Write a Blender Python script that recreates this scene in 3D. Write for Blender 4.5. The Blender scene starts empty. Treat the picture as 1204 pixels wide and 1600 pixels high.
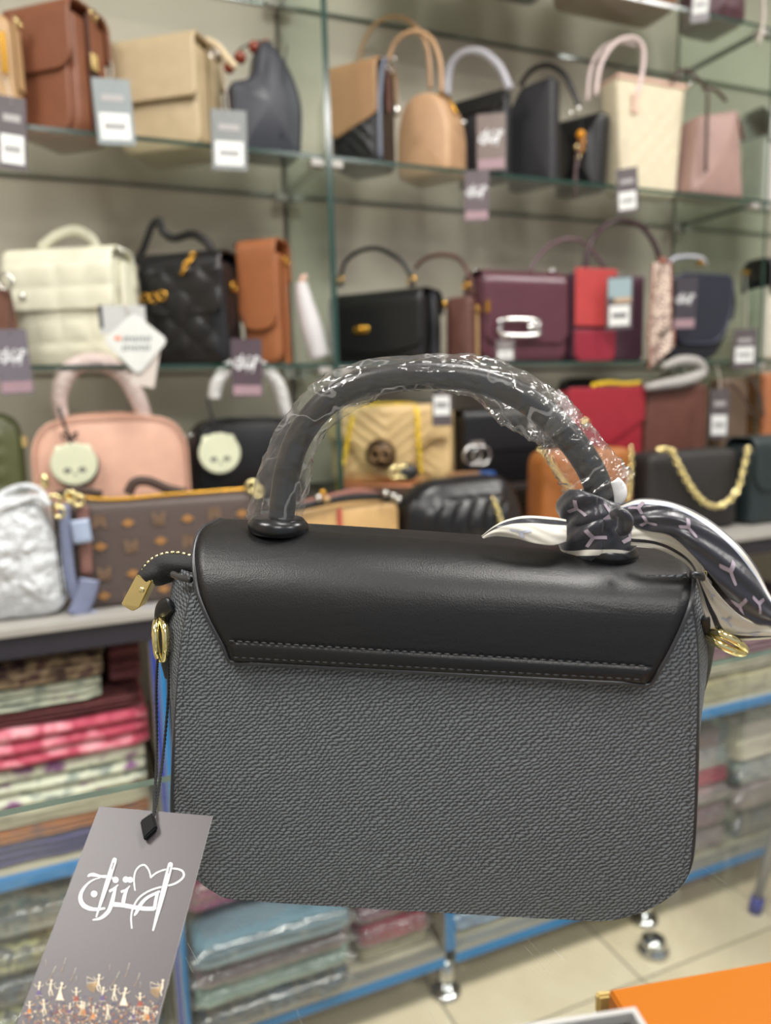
import bpy, math, random
import numpy as np
from mathutils import Vector, Matrix, noise
random.seed(7)
SC = bpy.context.scene
COL = SC.collection
PI = math.pi
# ---------------------------------------------------------------- camera
FPX = 1180.0
YAW, PITCH, ROLL = math.radians(22.72), math.radians(8.5), math.radians(-1.585)
CAMH = 1.19
CF = np.array([math.sin(YAW)*math.cos(PITCH), math.cos(YAW)*math.cos(PITCH), -math.sin(PITCH)])
_rt = np.array([math.cos(YAW), -math.sin(YAW), 0.0]); _up = np.cross(_rt, CF)
CR = _rt*math.cos(ROLL)+_up*math.sin(ROLL); CU = -_rt*math.sin(ROLL)+_up*math.cos(ROLL)
CO = np.array([0, 0, CAMH])
cam = bpy.data.cameras.new('camera'); camo = bpy.data.objects.new('camera', cam); COL.objects.link(camo)
camo.matrix_world = Matrix(((CR[0], CU[0], -CF[0], 0), (CR[1], CU[1], -CF[1], 0), (CR[2], CU[2], -CF[2], CAMH), (0, 0, 0, 1)))
cam.sensor_fit = 'VERTICAL'; cam.sensor_height = 36.0; cam.lens = FPX/1600*36.0
cam.clip_start = 0.01; cam.clip_end = 50
cam.dof.use_dof = True; cam.dof.focus_distance = 0.365; cam.dof.aperture_fstop = 6.0
SC.camera = camo
# ---------------------------------------------------------------- world, lamps, exposure
SC.view_settings.view_transform = 'Standard'; SC.view_settings.look = 'None'
SC.view_settings.gamma = 1.0; SC.view_settings.use_curve_mapping = False
SC.view_settings.exposure = 0.0
try:
    SC.cycles.transparent_max_bounces = 24
    SC.cycles.max_bounces = 8
except Exception:
    pass
W = bpy.data.worlds.new('shop_interior_glow'); SC.world = W; W.use_nodes = True
W.node_tree.nodes['Background'].inputs[0].default_value = (0.90, 0.95, 1.04, 1)
W.node_tree.nodes['Background'].inputs[1].default_value = 0.50
def area(name, loc, sx, sy, power, col=(1, .97, .93), tilt=0.0):
    l = bpy.data.lights.new(name, 'AREA'); l.shape = 'RECTANGLE'; l.size = sx; l.size_y = sy; l.energy = power; l.color = col
    o = bpy.data.objects.new(name, l); COL.objects.link(o); o.location = loc; o.rotation_euler = (tilt, 0, 0)
    return o
area('ceiling_lamp', (-1.0, 0.35, 2.78), 0.6, 0.6, 33)
area('ceiling_lamp', (0.6, 0.35, 2.78), 0.6, 0.6, 33)
area('ceiling_lamp', (2.2, 0.35, 2.78), 0.6, 0.6, 33)
area('ceiling_lamp', (-0.2, -1.3, 2.78), 0.6, 0.6, 28)
area('ceiling_lamp', (1.6, -1.3, 2.78), 0.6, 0.6, 28)

# ---------------------------------------------------------------- pixel helpers: a photo pixel becomes a point at a real depth
def ray(px, py): return CF+(px-602)/FPX*CR-(py-800)/FPX*CU
def at(px, py, Y): d = ray(px, py); return CO+d*(Y/d[1])
def atz(px, py, z): d = ray(px, py); return CO+d*((z-CAMH)/d[2])
# ---------------------------------------------------------------- materials
def lin(c):
    r = []
    for v in c[:3]:
        v = v/255.0
        r.append(v/12.92 if v <= .04045 else ((v+.055)/1.055)**2.4)
    return (r[0], r[1], r[2], 1.0)
class NT:
    def __init__(s, name):
        s.m = bpy.data.materials.new(name); s.m.use_nodes = True; s.t = s.m.node_tree; s.n = s.t.nodes; s.l = s.t.links
        s.bs = s.n['Principled BSDF']; s.out = s.n['Material Output']
    def node(s, kind, **kw):
        nd = s.n.new(kind)
        for k, v in kw.items():
            if hasattr(nd, k): setattr(nd, k, v)
        return nd
    def link(s, a, b): s.l.new(a, b)
    def math(s, op, a, b=None, c=None):
        nd = s.n.new('ShaderNodeMath'); nd.operation = op
        for i, v in enumerate((a, b, c)):
            if v is None: continue
            if isinstance(v, (int, float)): nd.inputs[i].default_value = v
            else: s.l.new(v, nd.inputs[i])
        return nd.outputs[0]
    def coord(s, kind='Object', scale=(1, 1, 1), rot=(0, 0, 0)):
        tc = s.n.new('ShaderNodeTexCoord'); mp = s.n.new('ShaderNodeMapping')
        mp.inputs['Scale'].default_value = scale; mp.inputs['Rotation'].default_value = rot
        s.l.new(tc.outputs[kind], mp.inputs[0]); return mp.outputs[0]
    def noise(s, vec, scale, detail=3, rough=.5):
        nd = s.n.new('ShaderNodeTexNoise'); nd.inputs['Scale'].default_value = scale; nd.inputs['Detail'].default_value = detail
        nd.inputs['Roughness'].default_value = rough; s.l.new(vec, nd.inputs['Vector']); return nd.outputs['Fac']
    def ramp(s, fac, stops, const=False):
        nd = s.n.new('ShaderNodeValToRGB'); cr = nd.color_ramp
        if const: cr.interpolation = 'CONSTANT'
        while len(cr.elements) < len(stops): cr.elements.new(0.5)
        for e, (p, c) in zip(cr.elements, stops): e.position = p; e.color = c
        s.l.new(fac, nd.inputs[0]); return nd.outputs[0]
    def bump(s, h, strength=.3, dist=.001):
        b = s.n.new('ShaderNodeBump'); b.inputs['Strength'].default_value = strength; b.inputs['Distance'].default_value = dist
        s.l.new(h, b.inputs['Height']); s.l.new(b.outputs[0], s.bs.inputs['Normal']); return b.outputs[0]
MC = {}
def plain(name, col, rough=.5, metal=0, spec=.5, coat=0, sheen=0, nscale=0, nstr=.2, ndist=.001, var=0):
    if name in MC: return MC[name]
    t = NT(name); b = t.bs; b.inputs['Base Color'].default_value = lin(col); b.inputs['Roughness'].default_value = rough
    b.inputs['Metallic'].default_value = metal; b.inputs['Specular IOR Level'].default_value = spec
    b.inputs['Coat Weight'].default_value = coat; b.inputs['Sheen Weight'].default_value = sheen
    v = t.coord()
    if nscale: t.bump(t.noise(v, nscale, 4), nstr, ndist)
    if var or not nscale:
        va = var or .04
        c = lin(col); f = t.noise(v, 30, 3)
        lo = tuple(x*(1-va) for x in c[:3])+(1,); hi = tuple(min(1, x*(1+va)) for x in c[:3])+(1,)
        t.link(t.ramp(f, [(0.3, lo), (0.7, hi)]), b.inputs['Base Color'])
    MC[name] = t.m; return t.m
def leather(name, col, rough=.45, scale=900, st=.25): return plain(name, col, rough, 0, .5, 0, 0, scale, st, .0006, .06)
def cloth(name, cols, scale=40, kind='noise', rough=.85):
    if name in MC: return MC[name]
    t = NT(name); v = t.coord('Object'); t.bs.inputs['Roughness'].default_value = rough
    if kind == 'flower':
        vo = t.node('ShaderNodeTexVoronoi'); vo.inputs['Scale'].default_value = scale; t.link(v, vo.inputs['Vector'])
        n = t.noise(v, scale*2.2, 4); f = t.math('ADD', vo.outputs['Distance'], t.math('MULTIPLY', t.math('SUBTRACT', n, .5), .9))
    elif kind == 'stripe':
        w = t.node('ShaderNodeTexWave'); w.inputs['Scale'].default_value = scale; w.inputs['Distortion'].default_value = 6; t.link(v, w.inputs['Vector']); f = w.outputs['Fac']
    else:
        f = t.noise(v, scale, 5, .6)
    n = len(cols); st = [((i/(n-1))*.55+.2, lin(c)) for i, c in enumerate(cols)]
    t.link(t.ramp(f, st), t.bs.inputs['Base Color'])
    t.bump(t.noise(v, 200, 2), .3, .002)
    MC[name] = t.m; return t.m
def schlick(t, nrm=None):
    lw = t.node('ShaderNodeLayerWeight'); lw.inputs[0].default_value = .5
    if nrm is not None: t.link(nrm, lw.inputs['Normal'])
    return t.math('ADD', t.math('MULTIPLY', t.math('POWER', lw.outputs['Facing'], 5), .95), .045)
def glass(name, tint, refl=1.0, dirt=False, rough=0.0):
    t = NT(name); t.n.remove(t.bs)
    tr = t.node('ShaderNodeBsdfTransparent'); tr.inputs[0].default_value = tint
    gl = t.node('ShaderNodeBsdfGlossy'); gl.inputs['Roughness'].default_value = rough; gl.inputs[0].default_value = (1, 1, 1, 1)
    f = t.math('MULTIPLY', schlick(t), refl)
    mx = t.node('ShaderNodeMixShader'); t.link(f, mx.inputs[0]); t.link(tr.outputs[0], mx.inputs[1]); t.link(gl.outputs[0], mx.inputs[2])
    last = mx.outputs[0]
    if dirt:      # fine scratches and a light film of dust lying on the counter glass
        v = t.coord('Object'); acc = None
        for ang, sc in ((.5, 26), (1.9, 31), (2.7, 22)):
            mp = t.node('ShaderNodeMapping'); mp.inputs['Rotation'].default_value = (0, 0, ang); mp.inputs['Scale'].default_value = (1, .07, 1); t.link(v, mp.inputs[0])
            vo = t.node('ShaderNodeTexVoronoi'); vo.feature = 'DISTANCE_TO_EDGE'; vo.inputs['Scale'].default_value = sc; t.link(mp.outputs[0], vo.inputs['Vector'])
            a = t.math('LESS_THAN', vo.outputs['Distance'], .0012)
            m = t.math('GREATER_THAN', t.noise(v, sc*.9, 1), .68)
            a = t.math('MULTIPLY', a, m); acc = a if acc is None else t.math('MAXIMUM', acc, a)
        df = t.node('ShaderNodeBsdfDiffuse'); df.inputs[0].default_value = (.75, .76, .75, 1)
        fac = t.math('ADD', t.math('MULTIPLY', acc, .30), t.math('MULTIPLY', t.noise(v, 9, 4), .02))
        m2 = t.node('ShaderNodeMixShader'); t.link(fac, m2.inputs[0]); t.link(last, m2.inputs[1]); t.link(df.outputs[0], m2.inputs[2]); last = m2.outputs[0]
    t.link(last, t.out.inputs[0]); return t.m
def film(name, base=.10, haze=.12, nscale=90, tint=(1, 1, 1, 1), rough=.12, bd=.004, cr=.22):
    t = NT(name); t.n.remove(t.bs); v = t.coord('Object')
    n1 = t.noise(v, nscale, 2, .5); ridg = t.math('ABSOLUTE', t.math('SUBTRACT', n1, .5))
    n2 = t.noise(v, nscale*2.6, 2, .5); r2 = t.math('ABSOLUTE', t.math('SUBTRACT', n2, .5))
    h = t.math('ADD', ridg, t.math('MULTIPLY', r2, .4))
    b = t.node('ShaderNodeBump'); b.inputs['Strength'].default_value = 1; b.inputs['Distance'].default_value = bd; t.link(h, b.inputs['Height'])
    tr = t.node('ShaderNodeBsdfTransparent'); tr.inputs[0].default_value = tint
    gl = t.node('ShaderNodeBsdfGlossy'); gl.inputs['Roughness'].default_value = rough; t.link(b.outputs[0], gl.inputs['Normal'])
    fr = schlick(t, b.outputs[0])
    df = t.node('ShaderNodeBsdfTranslucent'); df.inputs[0].default_value = (.9, .9, .9, 1)
    d2 = t.node('ShaderNodeBsdfDiffuse'); d2.inputs[0].default_value = (.9, .9, .9, 1); t.link(b.outputs[0], d2.inputs['Normal'])
    ad = t.node('ShaderNodeMixShader'); ad.inputs[0].default_value = .5; t.link(df.outputs[0], ad.inputs[1]); t.link(d2.outputs[0], ad.inputs[2])
    crease = t.math('LESS_THAN', ridg, .012)
    m0 = t.node('ShaderNodeMixShader'); t.link(t.math('ADD', t.math('MULTIPLY', crease, cr), haze), m0.inputs[0]); t.link(tr.outputs[0], m0.inputs[1]); t.link(ad.outputs[0], m0.inputs[2])
    m1 = t.node('ShaderNodeMixShader'); t.link(t.math('ADD', fr, base), m1.inputs[0]); t.link(m0.outputs[0], m1.inputs[1]); t.link(gl.outputs[0], m1.inputs[2])
    t.link(m1.outputs[0], t.out.inputs[0]); return t.m
def weave(name, axes):
    # grey canvas: staggered raised slubs in slanting rows
    t = NT(name); tc = t.node('ShaderNodeTexCoord'); sp = t.node('ShaderNodeSeparateXYZ'); t.link(tc.outputs['Object'], sp.inputs[0])
    X, Z = sp.outputs[axes[0]], sp.outputs[axes[1]]
    wob = t.noise(tc.outputs['Object'], 55, 2); wob2 = t.noise(tc.outputs['Object'], 420, 2)
    X2 = t.math('ADD', X, t.math('MULTIPLY', t.math('SUBTRACT', wob, .5), .010))
    Z2 = t.math('ADD', t.math('ADD', Z, t.math('MULTIPLY', X, -.10)), t.math('MULTIPLY', t.math('SUBTRACT', wob2, .5), .0020))
    row = t.math('MULTIPLY', Z2, 1/.00172)
    ri = t.math('FLOOR', row); rf = t.math('FRACT', row)
    colu = t.math('ADD', t.math('MULTIPLY', X2, 1/.0031), t.math('MULTIPLY', ri, .37)); cf = t.math('FRACT', colu)
    rf = t.math('ADD', rf, t.math('MULTIPLY', t.math('SUBTRACT', cf, .5), -.55)); rf = t.math('MINIMUM', t.math('MAXIMUM', rf, 0.0), 1.0)
    ex = t.math('SINE', t.math('MULTIPLY', cf, PI)); ez = t.math('SINE', t.math('MULTIPLY', rf, PI))
    h = t.math('MULTIPLY', t.math('POWER', ex, .45), t.math('POWER', ez, .8))
    h = t.math('MULTIPLY', h, t.math('ADD', .75, t.math('MULTIPLY', wob2, .5)))
    big = t.noise(tc.outputs['Object'], 14, 2)
    c = t.ramp(h, [(0.05, lin((56, 58, 61))), (0.40, lin((85, 89, 94))), (0.95, lin((114, 119, 124)))])
    t.link(c, t.bs.inputs['Base Color']); t.bs.inputs['Roughness'].default_value = .68; t.bs.inputs['Specular IOR Level'].default_value = .35
    t.bump(h, .8, .0009); return t.m

GOLD = plain('polished_pale_gold', (242, 228, 170), .16, 1.0, nscale=300, nstr=.03)
DGOLD = plain('warm_gold', (214, 164, 70), .25, 1.0, nscale=300, nstr=.03)
YGOLD = plain('yellow_gold_chain', (245, 214, 60), .35, .8, nscale=300, nstr=.03)
SILV = plain('silver_metal', (215, 215, 212), .18, 1.0, nscale=300, nstr=.03)
BLK = leather('black_bag_leather', (19, 19, 22), .36)
BLK2 = leather('charcoal_bag_leather', (38, 38, 43), .5)
CARD = plain('hang_tag_card', (76, 71, 74), .38, spec=.45, nscale=500, nstr=.03)
CARD2 = plain('small_tag_card', (88, 80, 84), .4)
LABEL = plain('label_paper', (228, 230, 228), .5)
WHITEP = plain('white_print', (240, 242, 245), .5)
STR = plain('pale_string', (200, 190, 180), .7)
BSTR = plain('black_string', (25, 25, 28), .7)
FILM = film('crinkled_clear_film', .02, .05)
FILMW = film('cloudy_wrap_film', .05, .55, 60)
MILKY = plain('milky_wrap', (206, 200, 200), .3, nscale=120, nstr=.8, ndist=.004)
PACK = film('garment_bag_film', .07, .08, 30)

# ---------------------------------------------------------------- mesh helpers
def newobj(name, V, F, mats, parent=None, smooth=True, mi=None):
    me = bpy.data.meshes.new(name); me.from_pydata([tuple(float(q) for q in v) for v in V], [], F)
    if not isinstance(mats, (list, tuple)): mats = [mats]
    for m in mats: me.materials.append(m)
    if mi: me.polygons.foreach_set('material_index', mi)
    if smooth: me.polygons.foreach_set('use_smooth', [True]*len(me.polygons))
    me.update(); o = bpy.data.objects.new(name, me); COL.objects.link(o)
    if parent is not None: o.parent = parent
    return o
def thing(name, label, cat, loc=(0, 0, 0), rz=0, group=None):
    o = bpy.data.objects.new(name, None); o.empty_display_size = .02; COL.objects.link(o); o.location = loc; o.rotation_euler = (0, 0, rz)
    o['label'] = label; o['category'] = cat
    if group: o['group'] = group
    return o
def tag(o, label, cat, group=None):
    o['label'] = label; o['category'] = cat
    if group: o['group'] = group
    return o
def struct(o): o['kind'] = 'structure'; return o
class MB:
    def __init__(s): s.V = []; s.F = []; s.M = []
    def add(s, V, F, mi=0, M=None):
        b = len(s.V)
        for v in V: s.V.append(tuple(M @ Vector(v)) if M is not None else tuple(v))
        for f in F: s.F.append(tuple(i+b for i in f)); s.M.append(mi)
        return s
    def obj(s, name, mats, parent=None, smooth=True): return newobj(name, s.V, s.F, mats, parent, smooth, s.M)
def G_box(x0, x1, y0, y1, z0, z1, b=0):
    if b <= 0:
        V = [(x, y, z) for z in (z0, z1) for y in (y0, y1) for x in (x0, x1)]
        return V, [(0, 2, 3, 1), (4, 5, 7, 6), (0, 1, 5, 4), (2, 6, 7, 3), (0, 4, 6, 2), (1, 3, 7, 5)]
    import bmesh
    bm = bmesh.new(); vs = [bm.verts.new((x, y, z)) for z in (z0, z1) for y in (y0, y1) for x in (x0, x1)]
    for f in ((0, 2, 3, 1), (4, 5, 7, 6), (0, 1, 5, 4), (2, 6, 7, 3), (0, 4, 6, 2), (1, 3, 7, 5)): bm.faces.new([vs[i] for i in f])
    bmesh.ops.bevel(bm, geom=bm.edges[:], offset=b, segments=2, profile=.6, affect='EDGES')
    bm.verts.index_update(); V = [tuple(v.co) for v in bm.verts]; F = [tuple(v.index for v in f.verts) for f in bm.faces]; bm.free(); return V, F
def box(name, x0, x1, y0, y1, z0, z1, mat, parent=None, b=0):
    V, F = G_box(x0, x1, y0, y1, z0, z1, b); return newobj(name, V, F, mat, parent, False)
def cat_rom(P, n, closed=False):
    P = [np.array(p, float) for p in P]; N = len(P); out = []
    rng = range(N if closed else N-1)
    for i in rng:
        if closed: a, b, c, d = P[(i-1) % N], P[i], P[(i+1) % N], P[(i+2) % N]
        else: a, b, c, d = P[max(i-1, 0)], P[i], P[i+1], P[min(i+2, N-1)]
        for k in range(n):
            t = k/n; out.append(.5*((2*b)+(-a+c)*t+(2*a-5*b+4*c-d)*t*t+(-a+3*b-3*c+d)*t**3))
    if not closed: out.append(P[-1])
    return out
def G_tube(P, r, seg=10, closed=False, sub=6, flat=1.0, up=(0, 0, 1), cap=True):
    """tube along a smoothed path; r number, list (one per control point) or function of 0..1; flat scales the section across 'up'"""
    rl = r if isinstance(r, (list, tuple)) else None
    if rl is not None:
        Q = cat_rom([list(p)+[q] for p, q in zip(P, rl)], sub, closed); R = [max(q[3], 1e-5) for q in Q]; Q = [q[:3] for q in Q]
    else:
        Q = cat_rom(P, sub, closed) if sub > 1 else [np.array(p, float) for p in P]
        R = [r(i/max(1, len(Q)-1)) if callable(r) else r for i in range(len(Q))]
    n = len(Q); V = []; F = []; prev = None
    for i, q in enumerate(Q):
        a = Q[(i+1) % n] if (closed or i < n-1) else q; b = Q[i-1] if (closed or i > 0) else q
        T = a-b; T = T/(np.linalg.norm(T)+1e-12)
        if prev is None:
            u = np.array(up, float); u = u-T*np.dot(u, T)
            if np.linalg.norm(u) < 1e-3: u = np.array((1., 0, 0))-T*T[0]
        else: u = prev-T*np.dot(prev, T)
        u = u/(np.linalg.norm(u)+1e-12); prev = u; w = np.cross(T, u)
        for k in range(seg):
            an = 2*PI*k/seg; V.append(q+R[i]*(math.cos(an)*u*flat+math.sin(an)*w))
    m = n if closed else n-1
    for i in range(m):
        for k in range(seg):
            a = i*seg+k; b = i*seg+(k+1) % seg; c = ((i+1) % n)*seg+(k+1) % seg; d = ((i+1) % n)*seg+k; F.append((a, d, c, b))
    if cap and not closed:
        F.append(tuple(range(seg))); F.append(tuple((n-1)*seg+k for k in reversed(range(seg))))
    return V, F
def tube(name, P, r, mat, parent=None, **kw):
    V, F = G_tube(P, r, **kw); return newobj(name, V, F, mat, parent)
def G_ring(c, R, r, ax='y', seg=20, s2=8, sx=1.0, sz=1.0):
    P = []
    for k in range(seg):
        a = 2*PI*k/seg; x, y = R*math.cos(a)*sx, R*math.sin(a)*sz
        P.append({'y': (c[0]+x, c[1], c[2]+y), 'x': (c[0], c[1]+x, c[2]+y), 'z': (c[0]+x, c[1]+y, c[2])}[ax])
    up = {'y': (0, 1, 0), 'x': (1, 0, 0), 'z': (0, 0, 1)}[ax]
    return G_tube(P, r, seg=s2, closed=True, sub=1, up=up)
def ring(name, c, R, r, mat, parent, ax='y', **kw):
    V, F = G_ring(c, R, r, ax, **kw); return newobj(name, V, F, mat, parent)
def G_ball(c, r, seg=12, rings=8, s=(1, 1, 1)):
    V = []; F = []
    for i in range(rings+1):
        th = PI*i/rings
        for k in range(seg):
            a = 2*PI*k/seg; V.append((c[0]+r*s[0]*math.sin(th)*math.cos(a), c[1]+r*s[1]*math.sin(th)*math.sin(a), c[2]+r*s[2]*math.cos(th)))
    for i in range(rings):
        for k in range(seg): F.append((i*seg+k, (i+1)*seg+k, (i+1)*seg+(k+1) % seg, i*seg+(k+1) % seg))
    return V, F
def ball(name, c, r, mat, parent, **kw):
    V, F = G_ball(c, r, **kw); return newobj(name, V, F, mat, parent)
def rpoly(P, R, n=5):
    """round the corners of a polygon; P (x,z), R radius or list"""
    out = []; N = len(P)
    for i in range(N):
        r = R[i] if isinstance(R, (list, tuple)) else R
        p = Vector(P[i]); a = Vector(P[i-1])-p; b = Vector(P[(i+1) % N])-p; la, lb = a.length, b.length
        r = min(r, la*.49, lb*.49)
        if r <= 1e-5: out.append(tuple(p)); continue
        A = p+a/la*r; B = p+b/lb*r
        for k in range(n+1):
            t = k/n; out.append(tuple(A*(1-t)**2+p*2*t*(1-t)+B*t*t))
    return out
def resample(P, n):
    P = [np.array(p, float) for p in P]; L = [0]
    for i in range(len(P)): L.append(L[-1]+np.linalg.norm(P[(i+1) % len(P)]-P[i]))
    out = []
    for k in range(n):
        s = L[-1]*k/n; i = max(j for j in range(len(P)) if L[j] <= s+1e-12)
        t = (s-L[i])/max(L[i+1]-L[i], 1e-9); out.append(P[i]*(1-t)+P[(i+1) % len(P)]*t)
    return out
def G_prism(outline, d, r=.006, bulge=0, seg=3, dispf=None, n=None, rings=6, side=0, ycen=0):
    """outline (x,z) counter-clockwise seen from the front, extruded along y, edges rounded by r, faces bulging; dispf(x,z) pushes the front"""
    O = resample(outline, n) if n else [np.array(p, float) for p in outline]; N = len(O)
    c = sum(O)/N; nrm = []
    for i in range(N):
        t = O[(i+1) % N]-O[i-1]; v = np.array((t[1], -t[0])); v = v/(np.linalg.norm(v)+1e-9)
        if np.dot(v, O[i]-c) < 0: v = -v
        nrm.append(v)
    V = []; rr = []
    R = []   # (kind, inset, scale, y)
    for k in range(rings): R.append((r, (k+1)/(rings+1), 'f'))
    for k in range(seg+1):
        a = k/seg*PI/2; R.append((r*(1-math.sin(a)), 1.0, -d/2+r*(1-math.cos(a))))
    if side:
        for k in (1, 2, 3): R.append((-side*math.sin(PI*k/4), 1.0, -d/2+r+(d-2*r)*k/4))
    for k in range(seg+1):
        a = (1-k/seg)*PI/2; R.append((r*(1-math.sin(a)), 1.0, d/2-r*(1-math.cos(a))))
    for k in reversed(range(rings)): R.append((r, (k+1)/(rings+1), 'b'))
    def cv(p, s, ff):
        y = (d/2+bulge*(1-s**2)) if ff == 'b' else (-d/2-bulge*(1-s**2))
        if ff == 'f' and dispf: y -= dispf(p[0], p[1])*min(1, (1-s)*6)
        return (p[0], y+ycen, p[1])
    V.append(cv(c, 0, 'f'))
    for ins, s, y in R:
        for i in range(N):
            p = O[i]-nrm[i]*ins
            if isinstance(y, str): q = c+(p-c)*s; V.append(cv(q, s, y))
            else: V.append((p[0], y+ycen, p[1]))
    V.append(cv(c, 0, 'b')); F = []; M = len(R)
    for i in range(N): F.append((0, 1+i, 1+(i+1) % N))
    for k in range(M-1):
        for i in range(N):
            a = 1+k*N+i; b = 1+k*N+(i+1) % N; F.append((a, a+N, b+N, b))
    e = len(V)-1
    for i in range(N): F.append((e, 1+(M-1)*N+(i+1) % N, 1+(M-1)*N+i))
    return V, F
def prism(name, outline, d, mat, parent, **kw):
    V, F = G_prism(outline, d, **kw); return newobj(name, V, F, mat, parent)
def G_sheet(fn, nu, nv, flip=False):
    V = [fn(i/nu, j/nv) for i in range(nu+1) for j in range(nv+1)]
    F = []
    for i in range(nu):
        for j in range(nv):
            a = i*(nv+1)+j; f = (a, a+1, a+nv+2, a+nv+1); F.append(f[::-1] if flip else f)
    return V, F
def sheet(name, fn, nu, nv, mat, parent, th=0, flip=False, mi=None):
    V, F = G_sheet(fn, nu, nv, flip); o = newobj(name, V, F, mat, parent, True, mi)
    if th:
        m = o.modifiers.new('thickness', 'SOLIDIFY'); m.thickness = th; m.offset = 0
    return o
def flap(parent, w, d, h, drop, mat, rc=.02, over=.004, r=.02, th=.004, name='flap', top=0, dispf=None, taper=0, slant=0, pointy=0, back=.3):
    """leather flap lying over the top of a bag and hanging down its front"""
    P = [(d/2+over, h*(1-back)), (d/2+over, h-r)]
    for k in range(1, 6):
        a = k/6*PI/2; P.append((d/2+over-r*(1-math.cos(a)), h-r+r*math.sin(a)+over))
    for k in range(0, 6):
        a = k/6*PI/2; P.append((-d/2-over+r*(1-math.sin(a)), h-r+r*math.cos(a)+over))
    P += [(-d/2-over, h-r), (-d/2-over-.001, h*(1-drop))]
    L = [0]
    for i in range(len(P)-1): L.append(L[-1]+math.dist(P[i], P[i+1]))
    T = L[-1]; dl = L[-1]-L[-2]
    def fn(u, v):
        if v > .5:
            s = (L[-2])+(v-.5)*2*dl
        else: s = v*2*L[-2]
        i = max(j for j in range(len(L)-1) if L[j] <= s+1e-9); t = (s-L[i])/(L[i+1]-L[i]); y = P[i][0]*(1-t)+P[i+1][0]*t; z = P[i][1]*(1-t)+P[i+1][1]*t
        e = T-s; hw = w/2-taper*max(0, (s-L[-2])/dl if s > L[-2] else 0)
        if e < rc: hw = hw-rc+math.sqrt(max(0, rc*rc-(rc-e)**2))
        x = (u*2-1)*hw
        if s > L[-2]:
            z -= pointy*(1-abs(u*2-1)**1.5)*(s-L[-2])/dl
            z += slant*(u-.5)*(s-L[-2])/dl
            if dispf: y -= dispf(x, z)
        return (x, y, z)
    return sheet(name, fn, 24, 40, mat, parent, th)
def arcpts(w, h, z0, y=0, n=9, pw=1.0, x0=0):
    return [(x0-w/2*math.cos(PI*k/(n-1)), y, z0+h*abs(math.sin(PI*k/(n-1)))**pw) for k in range(n)]
def handle(parent, w, h, z0, r, mat, y=0, x0=0, name='handle', pw=.8, flat=1.0, droop=0, n=9):
    P = arcpts(w, h, z0, y, n, pw, x0); return tube(name, P, r, mat, parent, seg=8, sub=4, flat=flat, up=(0, 1, 0))
def chain(parent, P, L=.012, r=.0016, mat=GOLD, name='chain', sub=8, wd=.6):
    """interlocking oval links strung along a path"""
    Q = cat_rom(P, sub); mb = MB(); acc = 0; k = 0
    D = [0]
    for i in range(len(Q)-1): D.append(D[-1]+np.linalg.norm(Q[i+1]-Q[i]))
    n = max(2, int(D[-1]/(L*.72)))
    for k in range(n):
        s = D[-1]*(k+.5)/n; i = max(j for j in range(len(Q)-1) if D[j] <= s); t = (s-D[i])/max(D[i+1]-D[i], 1e-9)
        p = Q[i]*(1-t)+Q[i+1]*t; T = Vector(Q[i+1]-Q[i]).normalized()
        M = Matrix.Translation(Vector(p)) @ T.to_track_quat('X', 'Z').to_matrix().to_4x4() @ Matrix.Rotation(PI/4+PI/2*(k % 2), 4, 'X')
        V, F = G_ring((0, 0, 0), L/2, r, 'z', 10, 5, 1, wd); mb.add(V, F, 0, M)
    return mb.obj(name, mat, parent)
def place(L, M, R, Yf, d=None, rot=None, py=560):
    """bag whose front spans photo columns L..M and side M..R, nearest corner at depth Yf -> centre x, y, rotation, width, depth"""
    mid = (L+R)/2; Yc = Yf+.07
    if rot == 'front':
        a, b_ = at(L, py, Yf), at(R, py, Yf); dd = d or .08; c = (a+b_)/2
        return float(c[0]), Yf+dd/2, 0.0, float(b_[0]-a[0]), dd, float(np.dot(c-CO, CF))
    for _ in range(6):
        c = at(mid, py, Yc); D = float(np.dot(c-CO, CF)); al = math.atan2(c[0], c[1])
        k = D/FPX*math.cos(al-YAW)
        if R > M and rot is None:
            dl = math.radians(28 if (R-M) < .45*(M-L) else 38)
            w = (M-L)*k/math.cos(dl); dd = (R-M)*k/math.sin(dl)
            if d: dd = d
        else:
            dl = 0 if rot is None else math.radians(rot); w = (R-L)*k/max(.5, math.cos(dl)); dd = d or .08
        th = al+dl if rot is None or True else 0
        Yc = Yf+w/2*abs(math.sin(th))+dd/2*abs(math.cos(th))
    c = at(mid, py, Yc); return float(c[0]), float(Yc), -th, w, dd, D
S0, S1, S2, RISE, TOP3 = 2.115, 1.688, 1.270, .985, .875
class Bag:
    def __init__(s, name, label, cat, L, M, R, top, z, Yf=1.575, d=None, rot=None, group=None):
        x, y, rz, s.w, s.d, s.D = place(L, M, R, Yf, d, rot, {S0: -40, S1: 160, S2: 490, TOP3: 860}.get(z, 690))
        s.h = float(at((L+R)/2, top, (Yf+.02) if z > 1.1 else y)[2])-z; s.rz = rz; s.c = Vector((x, y, z)); s.px = s.D/FPX
        s.o = thing(name, label, cat, (x, y, z), rz, group)
    def loc(s, px, py, ly=None):
        """photo pixel -> local point on this bag's local plane y=ly (default just off the front face)"""
        ly = -s.d/2-.006 if ly is None else ly
        d = Vector(ray(px, py)); o = Vector(CO)-s.c; Rm = Matrix.Rotation(-s.rz, 3, 'Z'); d = Rm @ d; o = Rm @ o
        t = (ly-o.y)/d.y; return o+d*t
def bevelrect(w, h, rb=.015, rt=.015, wt=None, sag=0):
    wt = wt or w; return rpoly([(-w/2, 0), (w/2, 0), (wt/2, h), (-wt/2, h)], [rb, rb, rt, rt], 5)

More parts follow.
